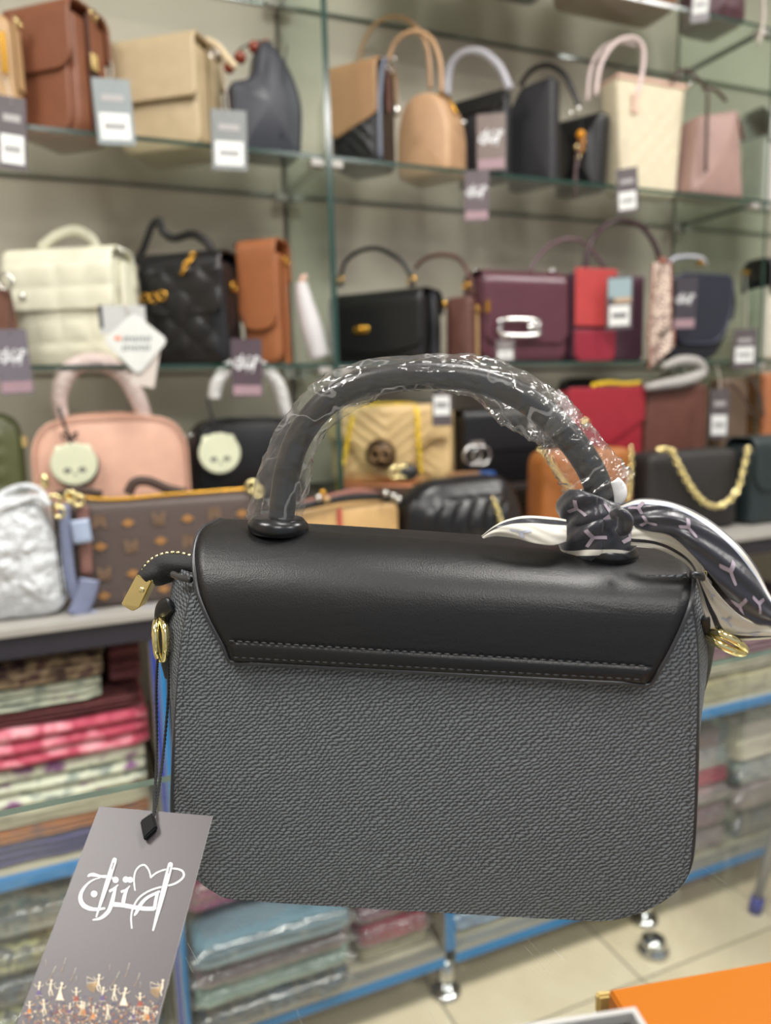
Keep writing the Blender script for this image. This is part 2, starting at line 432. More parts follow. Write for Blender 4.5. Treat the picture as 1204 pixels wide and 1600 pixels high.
# ================================================================= THE SETTING
def m_wall():
    t = NT('greige_wall_paint'); v = t.coord(); t.link(t.ramp(t.noise(v, 2.5, 3), [(.3, lin((188, 178, 162))), (.7, lin((200, 190, 174)))]), t.bs.inputs['Base Color']); t.bs.inputs['Roughness'].default_value = .6
    t.bump(t.noise(v, 180, 3), .1, .001); return t.m
WALL = m_wall()
struct(box('wall_back', -2.2, 4.2, 1.87, 1.97, 0, 2.9, WALL))
struct(box('wall_right', 4.2, 4.3, -2.6, 1.97, 0, 2.9, WALL))
struct(box('wall_left', -2.3, -2.2, -2.6, 1.97, 0, 2.9, WALL))
CEIL = plain('white_ceiling_paint', (225, 224, 218), .8)
struct(box('ceiling', -2.3, 4.3, -2.6, 1.97, 2.9, 2.95, CEIL))
def m_tile():
    t = NT('cream_porcelain_tile'); v = t.coord()
    t.link(t.ramp(t.noise(v, 7, 5, .6), [(.3, lin((214, 196, 166))), (.7, lin((228, 212, 184)))]), t.bs.inputs['Base Color'])
    t.bs.inputs['Roughness'].default_value = .22; return t.m
TILE = m_tile(); GROUT = plain('grey_grout', (140, 132, 116), .8)
fl = struct(box('floor', -2.3, 4.3, -2.6, 1.97, -.06, -.002, GROUT))
tv, tf = G_box(-.1975, .1975, -.1975, .1975, -.006, 0, .0015)
tme = None
for ix in range(-1, 5):
    for iy in range(-2, 4):
        x, y = .795+.4*(ix-1)+.0, 1.287-.4*(iy)+.0
        if tme is None: o = newobj('tile', tv, tf, TILE, fl, False); tme = o.data
        else: o = bpy.data.objects.new('tile', tme); COL.objects.link(o); o.parent = fl
        o.location = (x, y, 0.0)
# lamps housings in the ceiling
EM = NT('lamp_diffuser'); EM.bs.inputs['Emission Color'].default_value = (1, .97, .93, 1); EM.bs.inputs['Emission Strength'].default_value = 3; EM = EM.m
for (x, y, wh) in ((-1.0, .35, 'at left nearest the shelves'), (.6, .35, 'in the middle nearest the shelves'), (2.2, .35, 'at right nearest the shelves'), (-.2, -1.3, 'behind the viewer at left'), (1.6, -1.3, 'behind the viewer at right')):
    c = thing('ceiling_light', 'square white recessed ceiling lamp '+wh, 'lamp', (x, y, 2.87), 0, 'recessed ceiling lamps')
    mb = MB()
    for (a, b, cc, dd) in ((-.34, .34, -.34, -.3), (-.34, .34, .3, .34), (-.34, -.3, -.3, .3), (.3, .34, -.3, .3)): mb.add(*G_box(a, b, cc, dd, -.03, .03))
    mb.obj('frame', plain('white_metal', (235, 235, 235), .4), c, False)
    box('diffuser', -.3, .3, -.3, .3, .0, .01, EM, c)

# ---- glass shelving along the back wall
GSH = glass('shelf_glass', (.93, .97, .95, 1), 1.0)
GDV = glass('divider_glass', (.90, .96, .925, 1), 1.0)
GEDGE = plain('green_glass_edge', (34, 62, 54), .15, spec=.7)
def gpanel(name, x0, x1, y0, y1, z0, z1, face, edge, label=None, cat=None, parent=None, faces='z'):
    V, F = G_box(x0, x1, y0, y1, z0, z1)
    # faces order: bottom, top, front(y0), back(y1), left(x0), right(x1)
    clear = (0, 1) if faces == 'z' else (4, 5)
    mi = [0 if i in clear else 1 for i in range(6)]
    o = newobj(name, V, F, [face, edge], parent, False, mi)
    if label: tag(o, label, cat)
    return o
CLIP = plain('satin_clip_metal', (176, 172, 166), .5, .3)
WORDS = {S0: 'top', S1: 'second', S2: 'third'}
for z, nm in ((S0, 'clear glass shelf at the very top of the wall display'), (S1, 'clear glass shelf carrying the upper row of handbags'), (S2, 'clear glass shelf carrying the middle row of handbags')):
    for k, (a, b) in enumerate(((-.68, .535), (.547, 1.755), (1.767, 2.98))):
        gpanel('glass_shelf', a, b, 1.55, 1.865, z-.009, z-.001, GSH, GEDGE, nm+(', left bay', ', middle bay between the dividers', ', beyond the right divider')[k], 'shelf')
for k, x in enumerate((.541, 1.761)):
    o = gpanel('glass_divider', x-(.007, .004)[k], x+(.0055, .004)[k], 1.535, 1.87, TOP3, 2.9, GDV, GEDGE, ('upright glass divider with dark green edge left of the tan domed bag', 'upright glass divider with green edge at the right end of the shelves')[k], 'divider', faces='x')
    for z in (S0, S1, S2):
        for sx in (-1, 1):
            for yy in (1.56, 1.84):
                V, F = G_box(x+sx*.006 if sx > 0 else x-.034, x+.034 if sx > 0 else x-.006, yy-.012, yy+.012, z-.024, z-.0095, .002)
                newobj('shelf_clip', V, F, CLIP, o, False)

# ---- cabinet under the shelves
WHL = plain('white_laminate', (164, 161, 155), .35); DKF = plain('dark_fascia', (44, 42, 50), .3, spec=.5)
BLUE = plain('blue_protective_film', (0, 118, 184), .3); BLUED = plain('deep_blue_film', (10, 50, 150), .3); ALU = plain('pale_aluminium', (168, 166, 160), .4, .6)
CREAMB = plain('cream_board', (176, 168, 148), .6)
cab = thing('display_cabinet', 'long low display cabinet with white top and dark fascia under the bags', 'cabinet', (0, 0, 0))
box('worktop', -.95, 2.66, 1.19, 1.865, .862, .875, WHL, cab, .002)
box('fascia', -.95, 2.66, 1.196, 1.21, .828, .861, DKF, cab)
box('back_board', -.92, 2.64, 1.845, 1.86, .1, .86, CREAMB, cab)
PX = [-.915, -.405, .105, .615, 1.122, 1.632, 2.142, 2.64]
for i, x in enumerate(PX):
    box('post', x-.011, x+.011, 1.2, 1.222, .112, .827, ALU, cab, .001)
    box('film_strip', x-.009, x-.001, 1.1985, 1.2, .112, .827, BLUED if i < 3 else BLUE, cab)
    box('film_strip', x+.002, x+.010, 1.1985, 1.2, .112, .827, BLUE, cab)
    if x not in (PX[0], PX[-1]):
        box('partition', x-.004, x+.004, 1.225, 1.84, .12, .46, CREAMB, cab)
for i in range(len(PX)-1):
    a, b = PX[i]+.012, PX[i+1]-.012
    sh = box('shelf', a, b, 1.215, 1.84, .468, .48, CREAMB, cab); box('edge_film', a, b, 1.2, 1.2145, .466, .482, BLUE, sh)
    bt = box('bottom_board', a, b, 1.225, 1.84, .098, .11, CREAMB, cab)
    rl = box('rail', a-.0005, b+.0005, 1.2, 1.2245, .08, .111, ALU, cab); box('edge_film', a, b, 1.1985, 1.2, .082, .1, BLUE, rl)
CH = plain('chrome', (200, 200, 200), .12, 1.0, nscale=200, nstr=.02)
for x in PX[1:-1]:
    for y in (1.222, 1.80):
        mb = MB(); mb.add(*G_tube([(x, y, .012), (x, y, .0797)], .017, seg=16, sub=1)); lg = mb.obj('leg', CH, cab)
        V, F = G_tube([(x, y, 0.0005), (x, y, .006), (x, y, .012), (x, y, .016)], [.03, .031, .027, .017], seg=20, sub=2); newobj('foot', V, F, CH, lg)
# riser that lifts the back row of bags
DKW = plain('dark_riser_board', (52, 46, 42), .5)
rs = thing('display_riser', 'dark low riser board behind the front row of handbags', 'riser', (0, 0, TOP3))
for _a, _b in ((-.9, .532), (.550, 1.752), (1.770, 2.6)): box('board', _a, _b, 1.515, 1.84, RISE-TOP3-.014, RISE-TOP3-.0005, DKW, rs)
for x in (-.85, 0, .8, 1.7, 2.5): box('support', x-.01, x+.01, 1.55, 1.8, .0003, RISE-TOP3-.0145, DKW, rs)
# ================================================================= FOREGROUND: glass counter, handbag, tag
GZ = .95
CG = glass('counter_glass', (.93, .965, .95, 1), 1.0, dirt=True); CGE = plain('counter_glass_edge', (120, 140, 130), .12, spec=.8)
ct = thing('glass_counter', 'scratched clear glass counter top that the grey handbag stands on', 'counter', (0, 0, 0))
gpanel('glass_top', -.62, 1.45, -.25, .486, GZ-.0045, GZ-.0004, CG, CGE, parent=ct)
for x in (-.6, 1.43):
    for y in (-.23, .466): box('leg', x-.012, x+.012, y-.012, y+.012, 0.0, GZ-.0047, ALU, ct, .001)

A0 = atz(370, 1405, GZ); A1 = atz(930, 1435, GZ); A = Vector((A0+A1)/2); A.z = GZ
BR = -math.radians(30.0)
bag = thing('handbag', 'grey woven handbag with black leather flap and film wrapped handle on the glass counter', 'handbag', A, BR)
_Rm = Matrix.Rotation(-BR, 3, 'Z')
def bl(px, py, ly):
    d = _Rm @ Vector(ray(px, py)); o = _Rm @ (Vector(CO)-A); t = (ly-o.y)/d.y; return o+d*t
BD = .075
WV1 = weave('grey_woven_canvas', (0, 2)); WV2 = weave('grey_woven_canvas_side', (1, 2))
FL = NT('black_smooth_leather'); _v = FL.coord()
FL.bs.inputs['Base Color'].default_value = lin((12, 12, 15)); FL.bs.inputs['Roughness'].default_value = .40; FL.bs.inputs['Specular IOR Level'].default_value = .45
_vo = FL.node('ShaderNodeTexVoronoi'); _vo.inputs['Scale'].default_value = 1500; FL.link(_v, _vo.inputs['Vector'])
_w = FL.node('ShaderNodeTexNoise'); _w.inputs['Scale'].default_value = 34; _w.inputs['Detail'].default_value = 5; _w.inputs['Distortion'].default_value = 1.2
_mp = FL.node('ShaderNodeMapping'); _mp.inputs['Rotation'].default_value = (0, -.5, 0); _mp.inputs['Scale'].default_value = (.5, 1, 2.2); FL.link(_v, _mp.inputs[0]); FL.link(_mp.outputs[0], _w.inputs['Vector'])
FL.bump(FL.math('ADD', FL.math('MULTIPLY', _vo.outputs['Distance'], .16), FL.math('MULTIPLY', _w.outputs['Fac'], .9)), .35, .0011); FL = FL.m
EDGEP = plain('black_edge_paint', (44, 45, 49), .3); THR = plain('dark_thread', (30, 31, 34), .55, sheen=.3); THR2 = plain('flap_thread', (30, 31, 35), .5)
near_px = [(298, 905), (290, 960), (283, 1030), (276, 1120), (271, 1200), (270, 1280), (280, 1333), (308, 1369), (338, 1391), (372, 1405), (500, 1413), (650, 1422), (800, 1431), (930, 1435), (990, 1424), (1040, 1400), (1070, 1368), (1082, 1320), (1087, 1200), (1088, 1100), (1087, 1000), (1079, 905)]
NO = [bl(x, y, 0) for x, y in near_px]
NO = [(p.x, max(0.0006, p.z)) for p in NO]; 
NO = [tuple(q) for q in cat_rom([(a, b, 0) for a, b in NO], 5)]; NO = [(q[0], max(.0006, q[1])) for q in NO]
NN = len(NO)
def colx(v):      # panel as columns between the left and right half of the outline at height z
    return v
cen = (0.008, .085)
def lean(z): return .016*(max(0, z-.122)/.05)**2
def bulgey(u, z):
    a = max(0, 1-((u-.008)/.125)**4); b = max(0, 1-((z-.085)/.095)**4); return -.007*a*b
def panel(name, y0, sgn, mat):
    V = [(cen[0], y0+sgn*(bulgey(*cen)+lean(cen[1])), cen[1])]; K = 14
    OO = NO+[(NO[-1][0]*(1-t)+NO[0][0]*t, NO[-1][1]*(1-t)+NO[0][1]*t) for t in (.2, .4, .6, .8)]; N = len(OO)
    for k in range(1, K+1):
        s = k/K
        for (u, z) in OO: uu = cen[0]+(u-cen[0])*s; zz = cen[1]+(z-cen[1])*s; V.append((uu, y0+sgn*(bulgey(uu, zz)+lean(zz)), zz))
    F = [(0, 1+i, 1+(i+1) % N) for i in range(N)]
    for k in range(K-1):
        for i in range(N): a = 1+k*N+i; b = 1+k*N+(i+1) % N; F.append((a, a+N, b+N, b))
    if sgn < 0: F = [f[::-1] for f in F]
    return newobj(name, V, F, mat, bag)
panel('back_panel', 0, 1, WV1); panel('front_panel', BD, -1, WV1)
def gus(u, v):
    i = min(NN-1, int(round(u*(NN-1)))); x, z = NO[i]; s = math.sin(PI*v)
    k = .0215 if x < 0 else .0145
    amt = k*max(.12, min(1, (z-.02)/.10)) if z > .02 else k*.12*z/.02
    sx = -1 if x < 0 else 1
    return (x+sx*amt*s, lean(z)+v*(BD-2*lean(z)), z)
gV, gF = G_sheet(gus, NN-1, 10); newobj('gusset', gV, gF, WV2, bag)
tube('piping', [(x, -.0004+lean(z), z) for x, z in NO], .0011, EDGEP, bag, seg=6, sub=1); tube('piping', [(x, BD-lean(z), z) for x, z in NO], .0011, EDGEP, bag, seg=6, sub=1)
# seam stitches beside the piping
def stitches(name, P, L, r, mat, parent, gap=.45, yoff=-.0006):
    D = [0]; P = [np.array(p, float) for p in P]
    for i in range(len(P)-1): D.append(D[-1]+np.linalg.norm(P[i+1]-P[i]))
    n = int(D[-1]/L); mb = MB()
    def pt(s):
        i = max(j for j in range(len(P)-1) if D[j] <= s+1e-12); t = (s-D[i])/max(D[i+1]-D[i], 1e-9); return P[i]*(1-t)+P[i+1]*t
    for k in range(n):
        a = pt(k*L); b = pt(k*L+L*(1-gap)); mb.add(*G_tube([a, (a+b)/2+np.array((0, yoff*.5, 0)), b], [r*.5, r, r*.5], seg=6, sub=2))
    o = mb.obj(name, mat, parent); o['kind'] = 'stuff'; return o
inn = [(x-math.copysign(.0032, x), bulgey(x, z)+lean(z)-.0002, z) for x, z in NO[:40]]
stitches('seam_stitching', inn, .0034, .00042, THR, bag)
inn = [(x-math.copysign(.0032, x), bulgey(x, z)+lean(z)-.0002, z) for x, z in NO[-38:]]
stitches('seam_stitching', inn, .0034, .00042, THR, bag)
# flap: near face, rounded top, far face
FN = -.0085
FY = [-.0085, -.0085, -.0075, -.0045, .001, .009, .018, .026, .033]
Lf = [bl(x, y, ly) for (x, y), ly in zip(((356, 1031), (350, 1012), (325, 966), (310, 928), (304, 893), (303, 862), (309, 838), (319, 825), (330, 820)), FY)]
Rf = [bl(x, y, ly) for (x, y), ly in zip(((1011, 1068), (1026, 1052), (1052, 1006), (1074, 955), (1081, 925), (1082, 905), (1080, 890), (1076, 881), (1070, 878)), FY)]
_o = BD
Lf += [Vector((p.x, BD-p.y, p.z)) for p in Lf[:-1][::-1][:6]]+[Vector((Lf[-1].x+.004, BD+.008, .09))]
Rf += [Vector((p.x, BD-p.y, p.z)) for p in Rf[:-1][::-1][:6]]+[Vector((Rf[-1].x-.004, BD+.008, .09))]
LF = cat_rom([tuple(p) for p in Lf], 8); RF = cat_rom([tuple(p) for p in Rf], 8)
def flapS(u, v):
    """u across, v 0 at the near lower hem, 1 at the far hem"""
    f = v*(len(LF)-1); i = min(len(LF)-2, int(f)); f -= i
    l = LF[i]*(1-f)+LF[i+1]*f; r = RF[i]*(1-f)+RF[i+1]*f; p = l*(1-u)+r*u
    return (float(p[0]), float(p[1]), float(p[2])+.0010*math.sin(PI*u)*min(1, v*3))
def topz(x):
    a, c = Lf[8], Rf[8]; t = (x-a.x)/(c.x-a.x); return (a.z*(1-t)+c.z*t)-.0002
o = sheet('flap', lambda u, v: flapS(u, v), 40, 90, FL, bag, .0022)
o.modifiers['thickness'].offset = 0
# cut the lower corners of the hem is built in the strip: raised reinforcing strip along the hem
def hem(u, t, off):
    a = bl(358, 1003, FN-off); b = bl(1021, 1043, FN-off); c = bl(366, 1033, FN-off); d = bl(1009, 1067, FN-off)
    up = a.lerp(b, u); lo = c.lerp(d, u); return up.lerp(lo, t)
def hemS(u, t): return hem(u, t, .0016+.0011*math.sin(PI*t)**.5)
o = sheet('flap_strip', hemS, 60, 8, FL, bag, .0012)
hp = [hem(k/60, 1.08, .0016) for k in range(61)]
tube('flap_edge', [Lf[k] for k in range(10, 0, -1)]+[bl(361, 1034, FN)]+[hem(k/20, 1.06, .0012) for k in range(1, 20)]+[bl(1011, 1070, FN)]+[Rf[k] for k in range(1, 11)], .0012, EDGEP, bag, seg=8, sub=3, flat=1.4)
stitches('flap_stitching', [hem(k/60, -.06, .0026) for k in range(61)], .0037, .00048, THR2, bag, .3)
stitches('flap_stitching', [hem(k/60, .80, .0030) for k in range(61)], .0037, .00048, THR2, bag, .3)
# handle
HY = .030
hpx = [(438, 832), (441, 790), (449, 735), (466, 685), (500, 638), (548, 606), (610, 590), (680, 586), (750, 594), (815, 620), (868, 662), (905, 705), (930, 750), (943, 800), (947, 862)]
HP = [bl(x, y, HY) for x, y in hpx]
tube('handle', HP, .0064, leather('black_handle_leather', (14, 15, 18), .32, 700, .2), bag, seg=20, sub=8, up=(0, 1, 0))
for (x, y) in ((435, 832), (946, 868)):
    c = bl(x, y, HY-.002); c.z = topz(c.x)+.0040; V = []; prof = [(0, .0034), (.009, .0036), (.0125, .0030), (.0145, .0010), (.0147, -.0008), (.0137, -.0028), (.011, -.0034)]
    seg = 40
    for (r, z) in prof:
        for k in range(seg): a = 2*PI*k/seg; V.append((c.x+r*math.cos(a), c.y+r*math.sin(a), c.z-.0005+z*1.25+(-.08)*r*math.cos(a)))
    F = []
    for i in range(len(prof)-1):
        for k in range(seg): F.append((i*seg+k, i*seg+(k+1) % seg, (i+1)*seg+(k+1) % seg, (i+1)*seg+k))
    newobj('handle_mount', V, [f[::-1] for f in F], leather('black_mount_leather', (22, 23, 26), .28, 500, .1), bag)
# crinkled film sleeves around the handle
def nz(p, s, seed=0): return noise.noise(Vector((p[0]*s+seed, p[1]*s+7.3, p[2]*s-3.1)))
def wrapmesh(name, outer, inner, dep, seed, mat, n=170, seg=44, parent=bag):
    a = cat_rom([(x, y, 0) for x, y in outer], 30); b = cat_rom([(x, y, 0) for x, y in inner], 30)
    def samp(P, t):
        f = t*(len(P)-1); i = min(len(P)-2, int(f)); return P[i]*(1-(f-i))+P[i+1]*(f-i)
    V = []
    for i in range(n+1):
        t = i/n; o_ = samp(a, t); i_ = samp(b, t); O = bl(o_[0], o_[1], HY); I = bl(i_[0], i_[1], HY); C = (O+I)/2; H = (O-I)/2
        for k in range(seg):
            an = 2*PI*k/seg; ca, sa = math.cos(an), math.sin(an)
            ca2 = math.copysign(abs(ca)**.85, ca)
            p = C+H*ca2+Vector((0, dep*sa*(1 if abs(sa) > 0 else 0), 0))
            q = (t*9, math.cos(an)*1.3, math.sin(an)*1.3)
            r1 = abs(nz(q, 1.1, seed)); r2 = abs(nz(q, 2.8, seed+5)); r3 = nz(q, 7, seed+9)
            f = 1+.10-.42*r1-.16*r2+.02*r3
            edge = min(1, min(t, 1-t)*25+.4)
            p = C+(p-C)*(1+(f-1)*edge)
            V.append(tuple(p))
    F = []
    for i in range(n):
        for k in range(seg): F.append((i*seg+k, i*seg+(k+1) % seg, (i+1)*seg+(k+1) % seg, (i+1)*seg+k))
    return newobj(name, V, F, mat, parent)
WR = film('handle_sleeve_film', .015, .05, 40, rough=.13, bd=.0035, cr=.22, tint=(.97, .97, .97, 1))
wrapmesh('film_sleeve', [(386, 806), (398, 770), (412, 720), (432, 675), (462, 632), (500, 592), (560, 566), (640, 556), (720, 553), (775, 562), (830, 588), (880, 620), (905, 648)],
         [(470, 822), (478, 780), (488, 720), (505, 680), (540, 648), (580, 628), (620, 612), (680, 612), (740, 622), (770, 652), (800, 672), (835, 690), (850, 690)], .0115, 1.0, WR)
wrapmesh('film_sleeve', [(872, 608), (898, 636), (925, 668), (950, 700), (972, 722), (990, 742)],
         [(838, 690), (845, 700), (858, 725), (873, 755), (888, 785), (925, 790)], .011, 4.0, WR, 80)
cu = [bl(958, 752, .028), bl(966, 762, .027), bl(968, 775, .026), bl(962, 788, .026)]
tube('paper_end', cu, [.003, .0034, .0032, .0015], plain('white_sleeve_end', (222, 222, 224), .5), bag, seg=10, sub=5, flat=.35, up=(0, 1, 0))
# zip pull end on the left
ZF = plain('black_zip_cloth', (26, 26, 29), .75, nscale=900, nstr=.4)
def zs(n): return n
zt = [(306, 874), (282, 866), (256, 867), (234, 878), (218, 899)]; zb = [(306, 908), (286, 902), (266, 906), (250, 911), (238, 910)]
ZA = cat_rom([(x, y, 0) for x, y in zt], 8); ZB = cat_rom([(x, y, 0) for x, y in zb], 8)
def zS(u, v):
    i = min(len(ZA)-1, int(round(u*(len(ZA)-1)))); p = ZA[i]*(1-v)+ZB[i]*v
    y = .030-.008*math.sin(PI*v)-.0006*math.sin(u*13+v*6)
    return bl(p[0], p[1], y)
sheet('zip_tape', zS, 32, 12, ZF, bag, .003)
nzp = cat_rom([(x, y-2, 0) for x, y in zt[:-1]]+[(222, 893, 0)], 3)
mb = MB()
for i in range(0, len(nzp)-1):
    a = bl(nzp[i][0], nzp[i][1], .028); b = bl(nzp[i+1][0], nzp[i+1][1], .028); c = a.lerp(b, .5); a2 = a.lerp(b, .12); b2 = a.lerp(b, .72)
    mb.add(*G_tube([a2, c, b2], [.0007, .0010, .0007], seg=6, sub=2))
mb.obj('zip_teeth', GOLD, bag)
zc = [bl(213, 898, .026), bl(238, 906, .020), bl(217, 950, .020), bl(206, 956, .024), bl(188, 945, .028)]
zd = [p+Vector((0, .009, 0)) for p in zc]
import bmesh as _bm
bm = _bm.new(); vv = [bm.verts.new(p) for p in zc+zd]
bm.faces.new(vv[:5]); bm.faces.new(vv[5:][::-1])
for i in range(5): bm.faces.new((vv[i], vv[5+i], vv[5+(i+1) % 5], vv[(i+1) % 5]))
_bm.ops.recalc_face_normals(bm, faces=bm.faces[:]); _bm.ops.bevel(bm, geom=bm.edges[:], offset=.0007, segments=2, affect='EDGES')
me = bpy.data.meshes.new('zip_end_cap'); bm.to_mesh(me); bm.free(); me.materials.append(GOLD); zo = bpy.data.objects.new('zip_end_cap', me); COL.objects.link(zo); zo.parent = bag
c = bl(221, 922, .0195); ball('rivet', c, .0016, GOLD, zo, s=(1, .5, 1))
# gusset tops, side tabs and rings
tube('gusset_binding', [bl(270, 897, .012), bl(283, 903, .006), bl(298, 906, .002)], .0016, EDGEP, bag, seg=8, up=(0, 1, 0))
tube('gusset_binding', [bl(1106, 912, .012), bl(1094, 900, .004), bl(1080, 898, .001)], .0016, EDGEP, bag, seg=8, up=(0, 1, 0))
LB = leather('black_tab_leather', (24, 24, 27), .35, 600, .15)
tube('side_tab', [bl(268, 944, .014), bl(256, 953, .016), bl(252, 975, .02), bl(256, 1012, .022), bl(262, 1060, .025)], [.004, .0048, .0042, .0042, .002], LB, bag, seg=12, flat=.45, up=(0, 1, 0))
def oring(name, c, ax_l, rl, rs, r, parent, yl):
    P = []
    cx, cy = c; a = math.radians(ax_l)
    for k in range(24):
        t = 2*PI*k/24; ex, ez = math.copysign(abs(math.cos(t))**.8, math.cos(t))*rl, math.copysign(abs(math.sin(t))**.8, math.sin(t))*rs
        P.append(bl(cx+ex*math.cos(a)-ez*math.sin(a), cy+ex*math.sin(a)+ez*math.cos(a), yl+.004*math.cos(t*2)))
    V, F = G_tube(P, r, seg=10, closed=True, sub=1, up=(0, 1, 0)); return newobj(name, V, F, GOLD, parent)
oring('ring', (251, 999), 87, 31, 8, .0019, bag, .012)
tube('side_tab', [bl(1100, 965, .010), bl(1108, 978, .012), bl(1110, 990, .014), bl(1104, 1010, .018), bl(1098, 1050, .022), bl(1094, 1088, .025)], [.003, .0042, .0045, .004, .0036, .0015], LB, bag, seg=12, flat=.45, up=(0, 1, 0))
oring('ring', (1134, 1003), 28, 32, 8, .0019, bag, .010)
V, F = G_box(-.004, .004, -.003, .003, -.003, .003, .0006); o = newobj('zip_stop', V, F, GOLD, bag, False); o.location = bl(1087, 901, .02)
# ---- silk scarf knotted round the right mount
SATIN = plain('navy_black_satin', (26, 27, 38), .30, spec=.6, sheen=.4, nscale=400, nstr=.15)
CREAM = plain('cream_satin', (216, 212, 202), .33, spec=.5, nscale=400, nstr=.1)
PRN = plain('mauve_grey_print', (146, 134, 146), .4); PRNB = plain('pale_blue_print', (178, 184, 200), .4)
scf = thing('silk_scarf', 'black silk twilly scarf with pale forked print knotted around the handle base', 'scarf', A, BR)
def ribbon(name, EA, EB, bands, mat, parent, wob=.0012, nu=60, nv=24, seed=0, th=.0003, bulge=.003):
    a = cat_rom([tuple(bl(*p)) for p in EA], 16); b = cat_rom([tuple(bl(*p)) for p in EB], 16)
    def smp(P, t): f = t*(len(P)-1); i = min(len(P)-2, int(f)); return P[i]*(1-(f-i))+P[i+1]*(f-i)
    def S(u, v):
        p = smp(a, u)*(1-v)+smp(b, u)*v; y = -bulge*math.sin(PI*v)+wob*math.sin(u*17+v*9+seed)*math.sin(v*PI*2.3+u*4)
        return Vector((p[0], p[1]+y, p[2]))
    mi = []
    for i in range(nu):
        for j in range(nv):
            v = (j+.5)/nv; k = 0
            for (lo, hi, m) in bands:
                if lo <= v < hi: k = m
            mi.append(k)
    V, F = G_sheet(lambda u, v: S(u, v), nu, nv); o = newobj(name, V, F, mat, parent, True, mi)
    m = o.modifiers.new('thickness', 'SOLIDIFY'); m.thickness = th; m.offset = 0
    return o, S
def ymark(S, cu, cv, su, sv, rot, parent, mat, off=-.0006, w=.16, name='print_mark'):
    mb = MB()
    for k in range(3):
        a = rot+2*PI*k/3; dx, dy = math.cos(a), math.sin(a); nx, ny = -dy, dx; pts = []
        n = 5; V = []
        for i in range(n+1):
            r = i/n; hw = w if i < n else w*.75
            for sgn in (-1, 1):
                u = cu+(dx*r+nx*sgn*hw)*su; v = cv+(dy*r+ny*sgn*hw)*sv; p = S(min(1, max(0, u)), min(1, max(0, v))); V.append((p.x, p.y+off, p.z))
        mb.add(V, [(2*i, 2*i+1, 2*i+3, 2*i+2) for i in range(n)])
    return mb.obj(name, mat, parent)
# right hanging tail
MS = [SATIN, CREAM, PRNB]
t1, S = ribbon('tail', [(968, 790, .020), (1000, 779, .014), (1048, 784, .008), (1098, 806, .004), (1145, 842, .002), (1180, 885, .0), (1200, 925, .0), (1222, 962, .0), (1240, 985, 0)],
   [(975, 818, .016), (1008, 828, .008), (1048, 838, .002), (1081, 867, -.002), (1120, 912, -.002), (1153, 952, -.002), (1180, 975, -.002), (1205, 982, -.002), (1230, 1000, -.002)],
   [(0, .03, 0), (.03, .12, 1), (.12, .15, 2), (.15, .17, 1)], MS, scf)
for (cu, cv, r) in ((.32, .48, .4), (.52, .58, .55), (.70, .52, .9), (.13, .72, .2), (.10, .25, 1.3), (.86, .3, 1.0), (.62, .93, .6)): ymark(S, cu, cv, .05, .22, r, t1, PRN, w=.18)
# fold beneath: white, dark and white stripes curling down to the cream underside
t2, S = ribbon('tail_fold', [(985, 822, .012), (1020, 824, .008), (1058, 838, .006), (1088, 868, .004), (1108, 910, .004), (1140, 948, .006), (1175, 972, .008), (1225, 984, .01)],
   [(985, 852, .012), (1020, 856, .010), (1050, 868, .010), (1078, 888, .010), (1092, 925, .010), (1100, 960, .010), (1122, 1000, .012), (1225, 996, .014)],
   [(0, .62, 1), (.62, .80, 0), (.80, 1, 1)], MS, scf, bulge=.001, wob=.0005)
for (cu, cv, r) in ((.62, .35, .8), (.78, .4, .2), (.9, .5, .9)): ymark(S, cu, cv, .04, .16, r, t2, PRNB)
# left tail
t3, S = ribbon('tail', [(884, 812, .018), (860, 808, .016), (825, 806, .014), (795, 811, .014), (772, 822, .014), (752, 838, .016)],
   [(884, 846, .014), (862, 852, .010), (835, 849, .010), (805, 841, .012), (778, 838, .014), (756, 841, .016)],
   [(0, .1, 1), (.1, .24, 0), (.24, 1, 1)], MS, scf, bulge=.002, wob=.0003)
ymark(S, .52, .62, .13, .26, 1.57, t3, PRNB)
# knot: two bands wound round the mount
def band(name, cpx, cpy, rx, ry, hh, tiltx, lo_white, seed, marks=()):
    c = bl(cpx, cpy, HY)
    def S(u, v):
        a = 2*PI*u; s = math.sin(PI*v); rr = .80+.20*s**.6
        fold = .0009*math.sin(a*3+seed+v*7)+.0006*math.sin(a*7+v*11+seed)
        x = (rx*rr+fold)*math.sin(a); y = -(ry*rr+fold)*math.cos(a); z = hh*(.5-v)+tiltx*x+.0016*math.sin(a*2+seed)
        return Vector((c.x+x, c.y+y, c.z+z))
    nu, nv = 72, 22; mi = [1 if (lo_white and lo_white[0] <= (j+.5)/nv < lo_white[1]) else 0 for i in range(nu) for j in range(nv)]
    V, F = G_sheet(S, nu, nv); o = newobj(name, V, F, MS, scf, True, mi); m = o.modifiers.new('thickness', 'SOLIDIFY'); m.thickness = .0006; m.offset = 0
    for (u, v, r) in marks:
        def S2(uu, vv):
            p = S(uu % 1.0, vv); q = Vector((p.x-c.x, p.y-c.y, 0)); q = q.normalized()*.0007; return p+Vector((q.x, q.y, 0))
        mb = MB()
        for k in range(3):
            a = r+2*PI*k/3; dx, dy = math.cos(a), math.sin(a); V = []
            for i in range(6):
                rr = i/5
                for sg in (-1, 1):
                    uu = u+(dx*rr-dy*sg*.16)*.055; vv = v+(dy*rr+dx*sg*.16)*.24; V.append(tuple(S2(uu, min(.97, max(.03, vv)))))
            mb.add(V, [(2*i, 2*i+1, 2*i+3, 2*i+2) for i in range(5)])
        mb.obj('print_mark', PRN, o)
    return o
band('knot', 933, 838, .0172, .0165, .0195, -.05, (.74, .88), 1.2, ((-.04, .45, .0), (.13, .42, .5)))
band('knot', 926, 800, .0155, .0150, .0165, -.20, None, 2.6, ((-.10, .5, .5), (.06, .35, .1)))
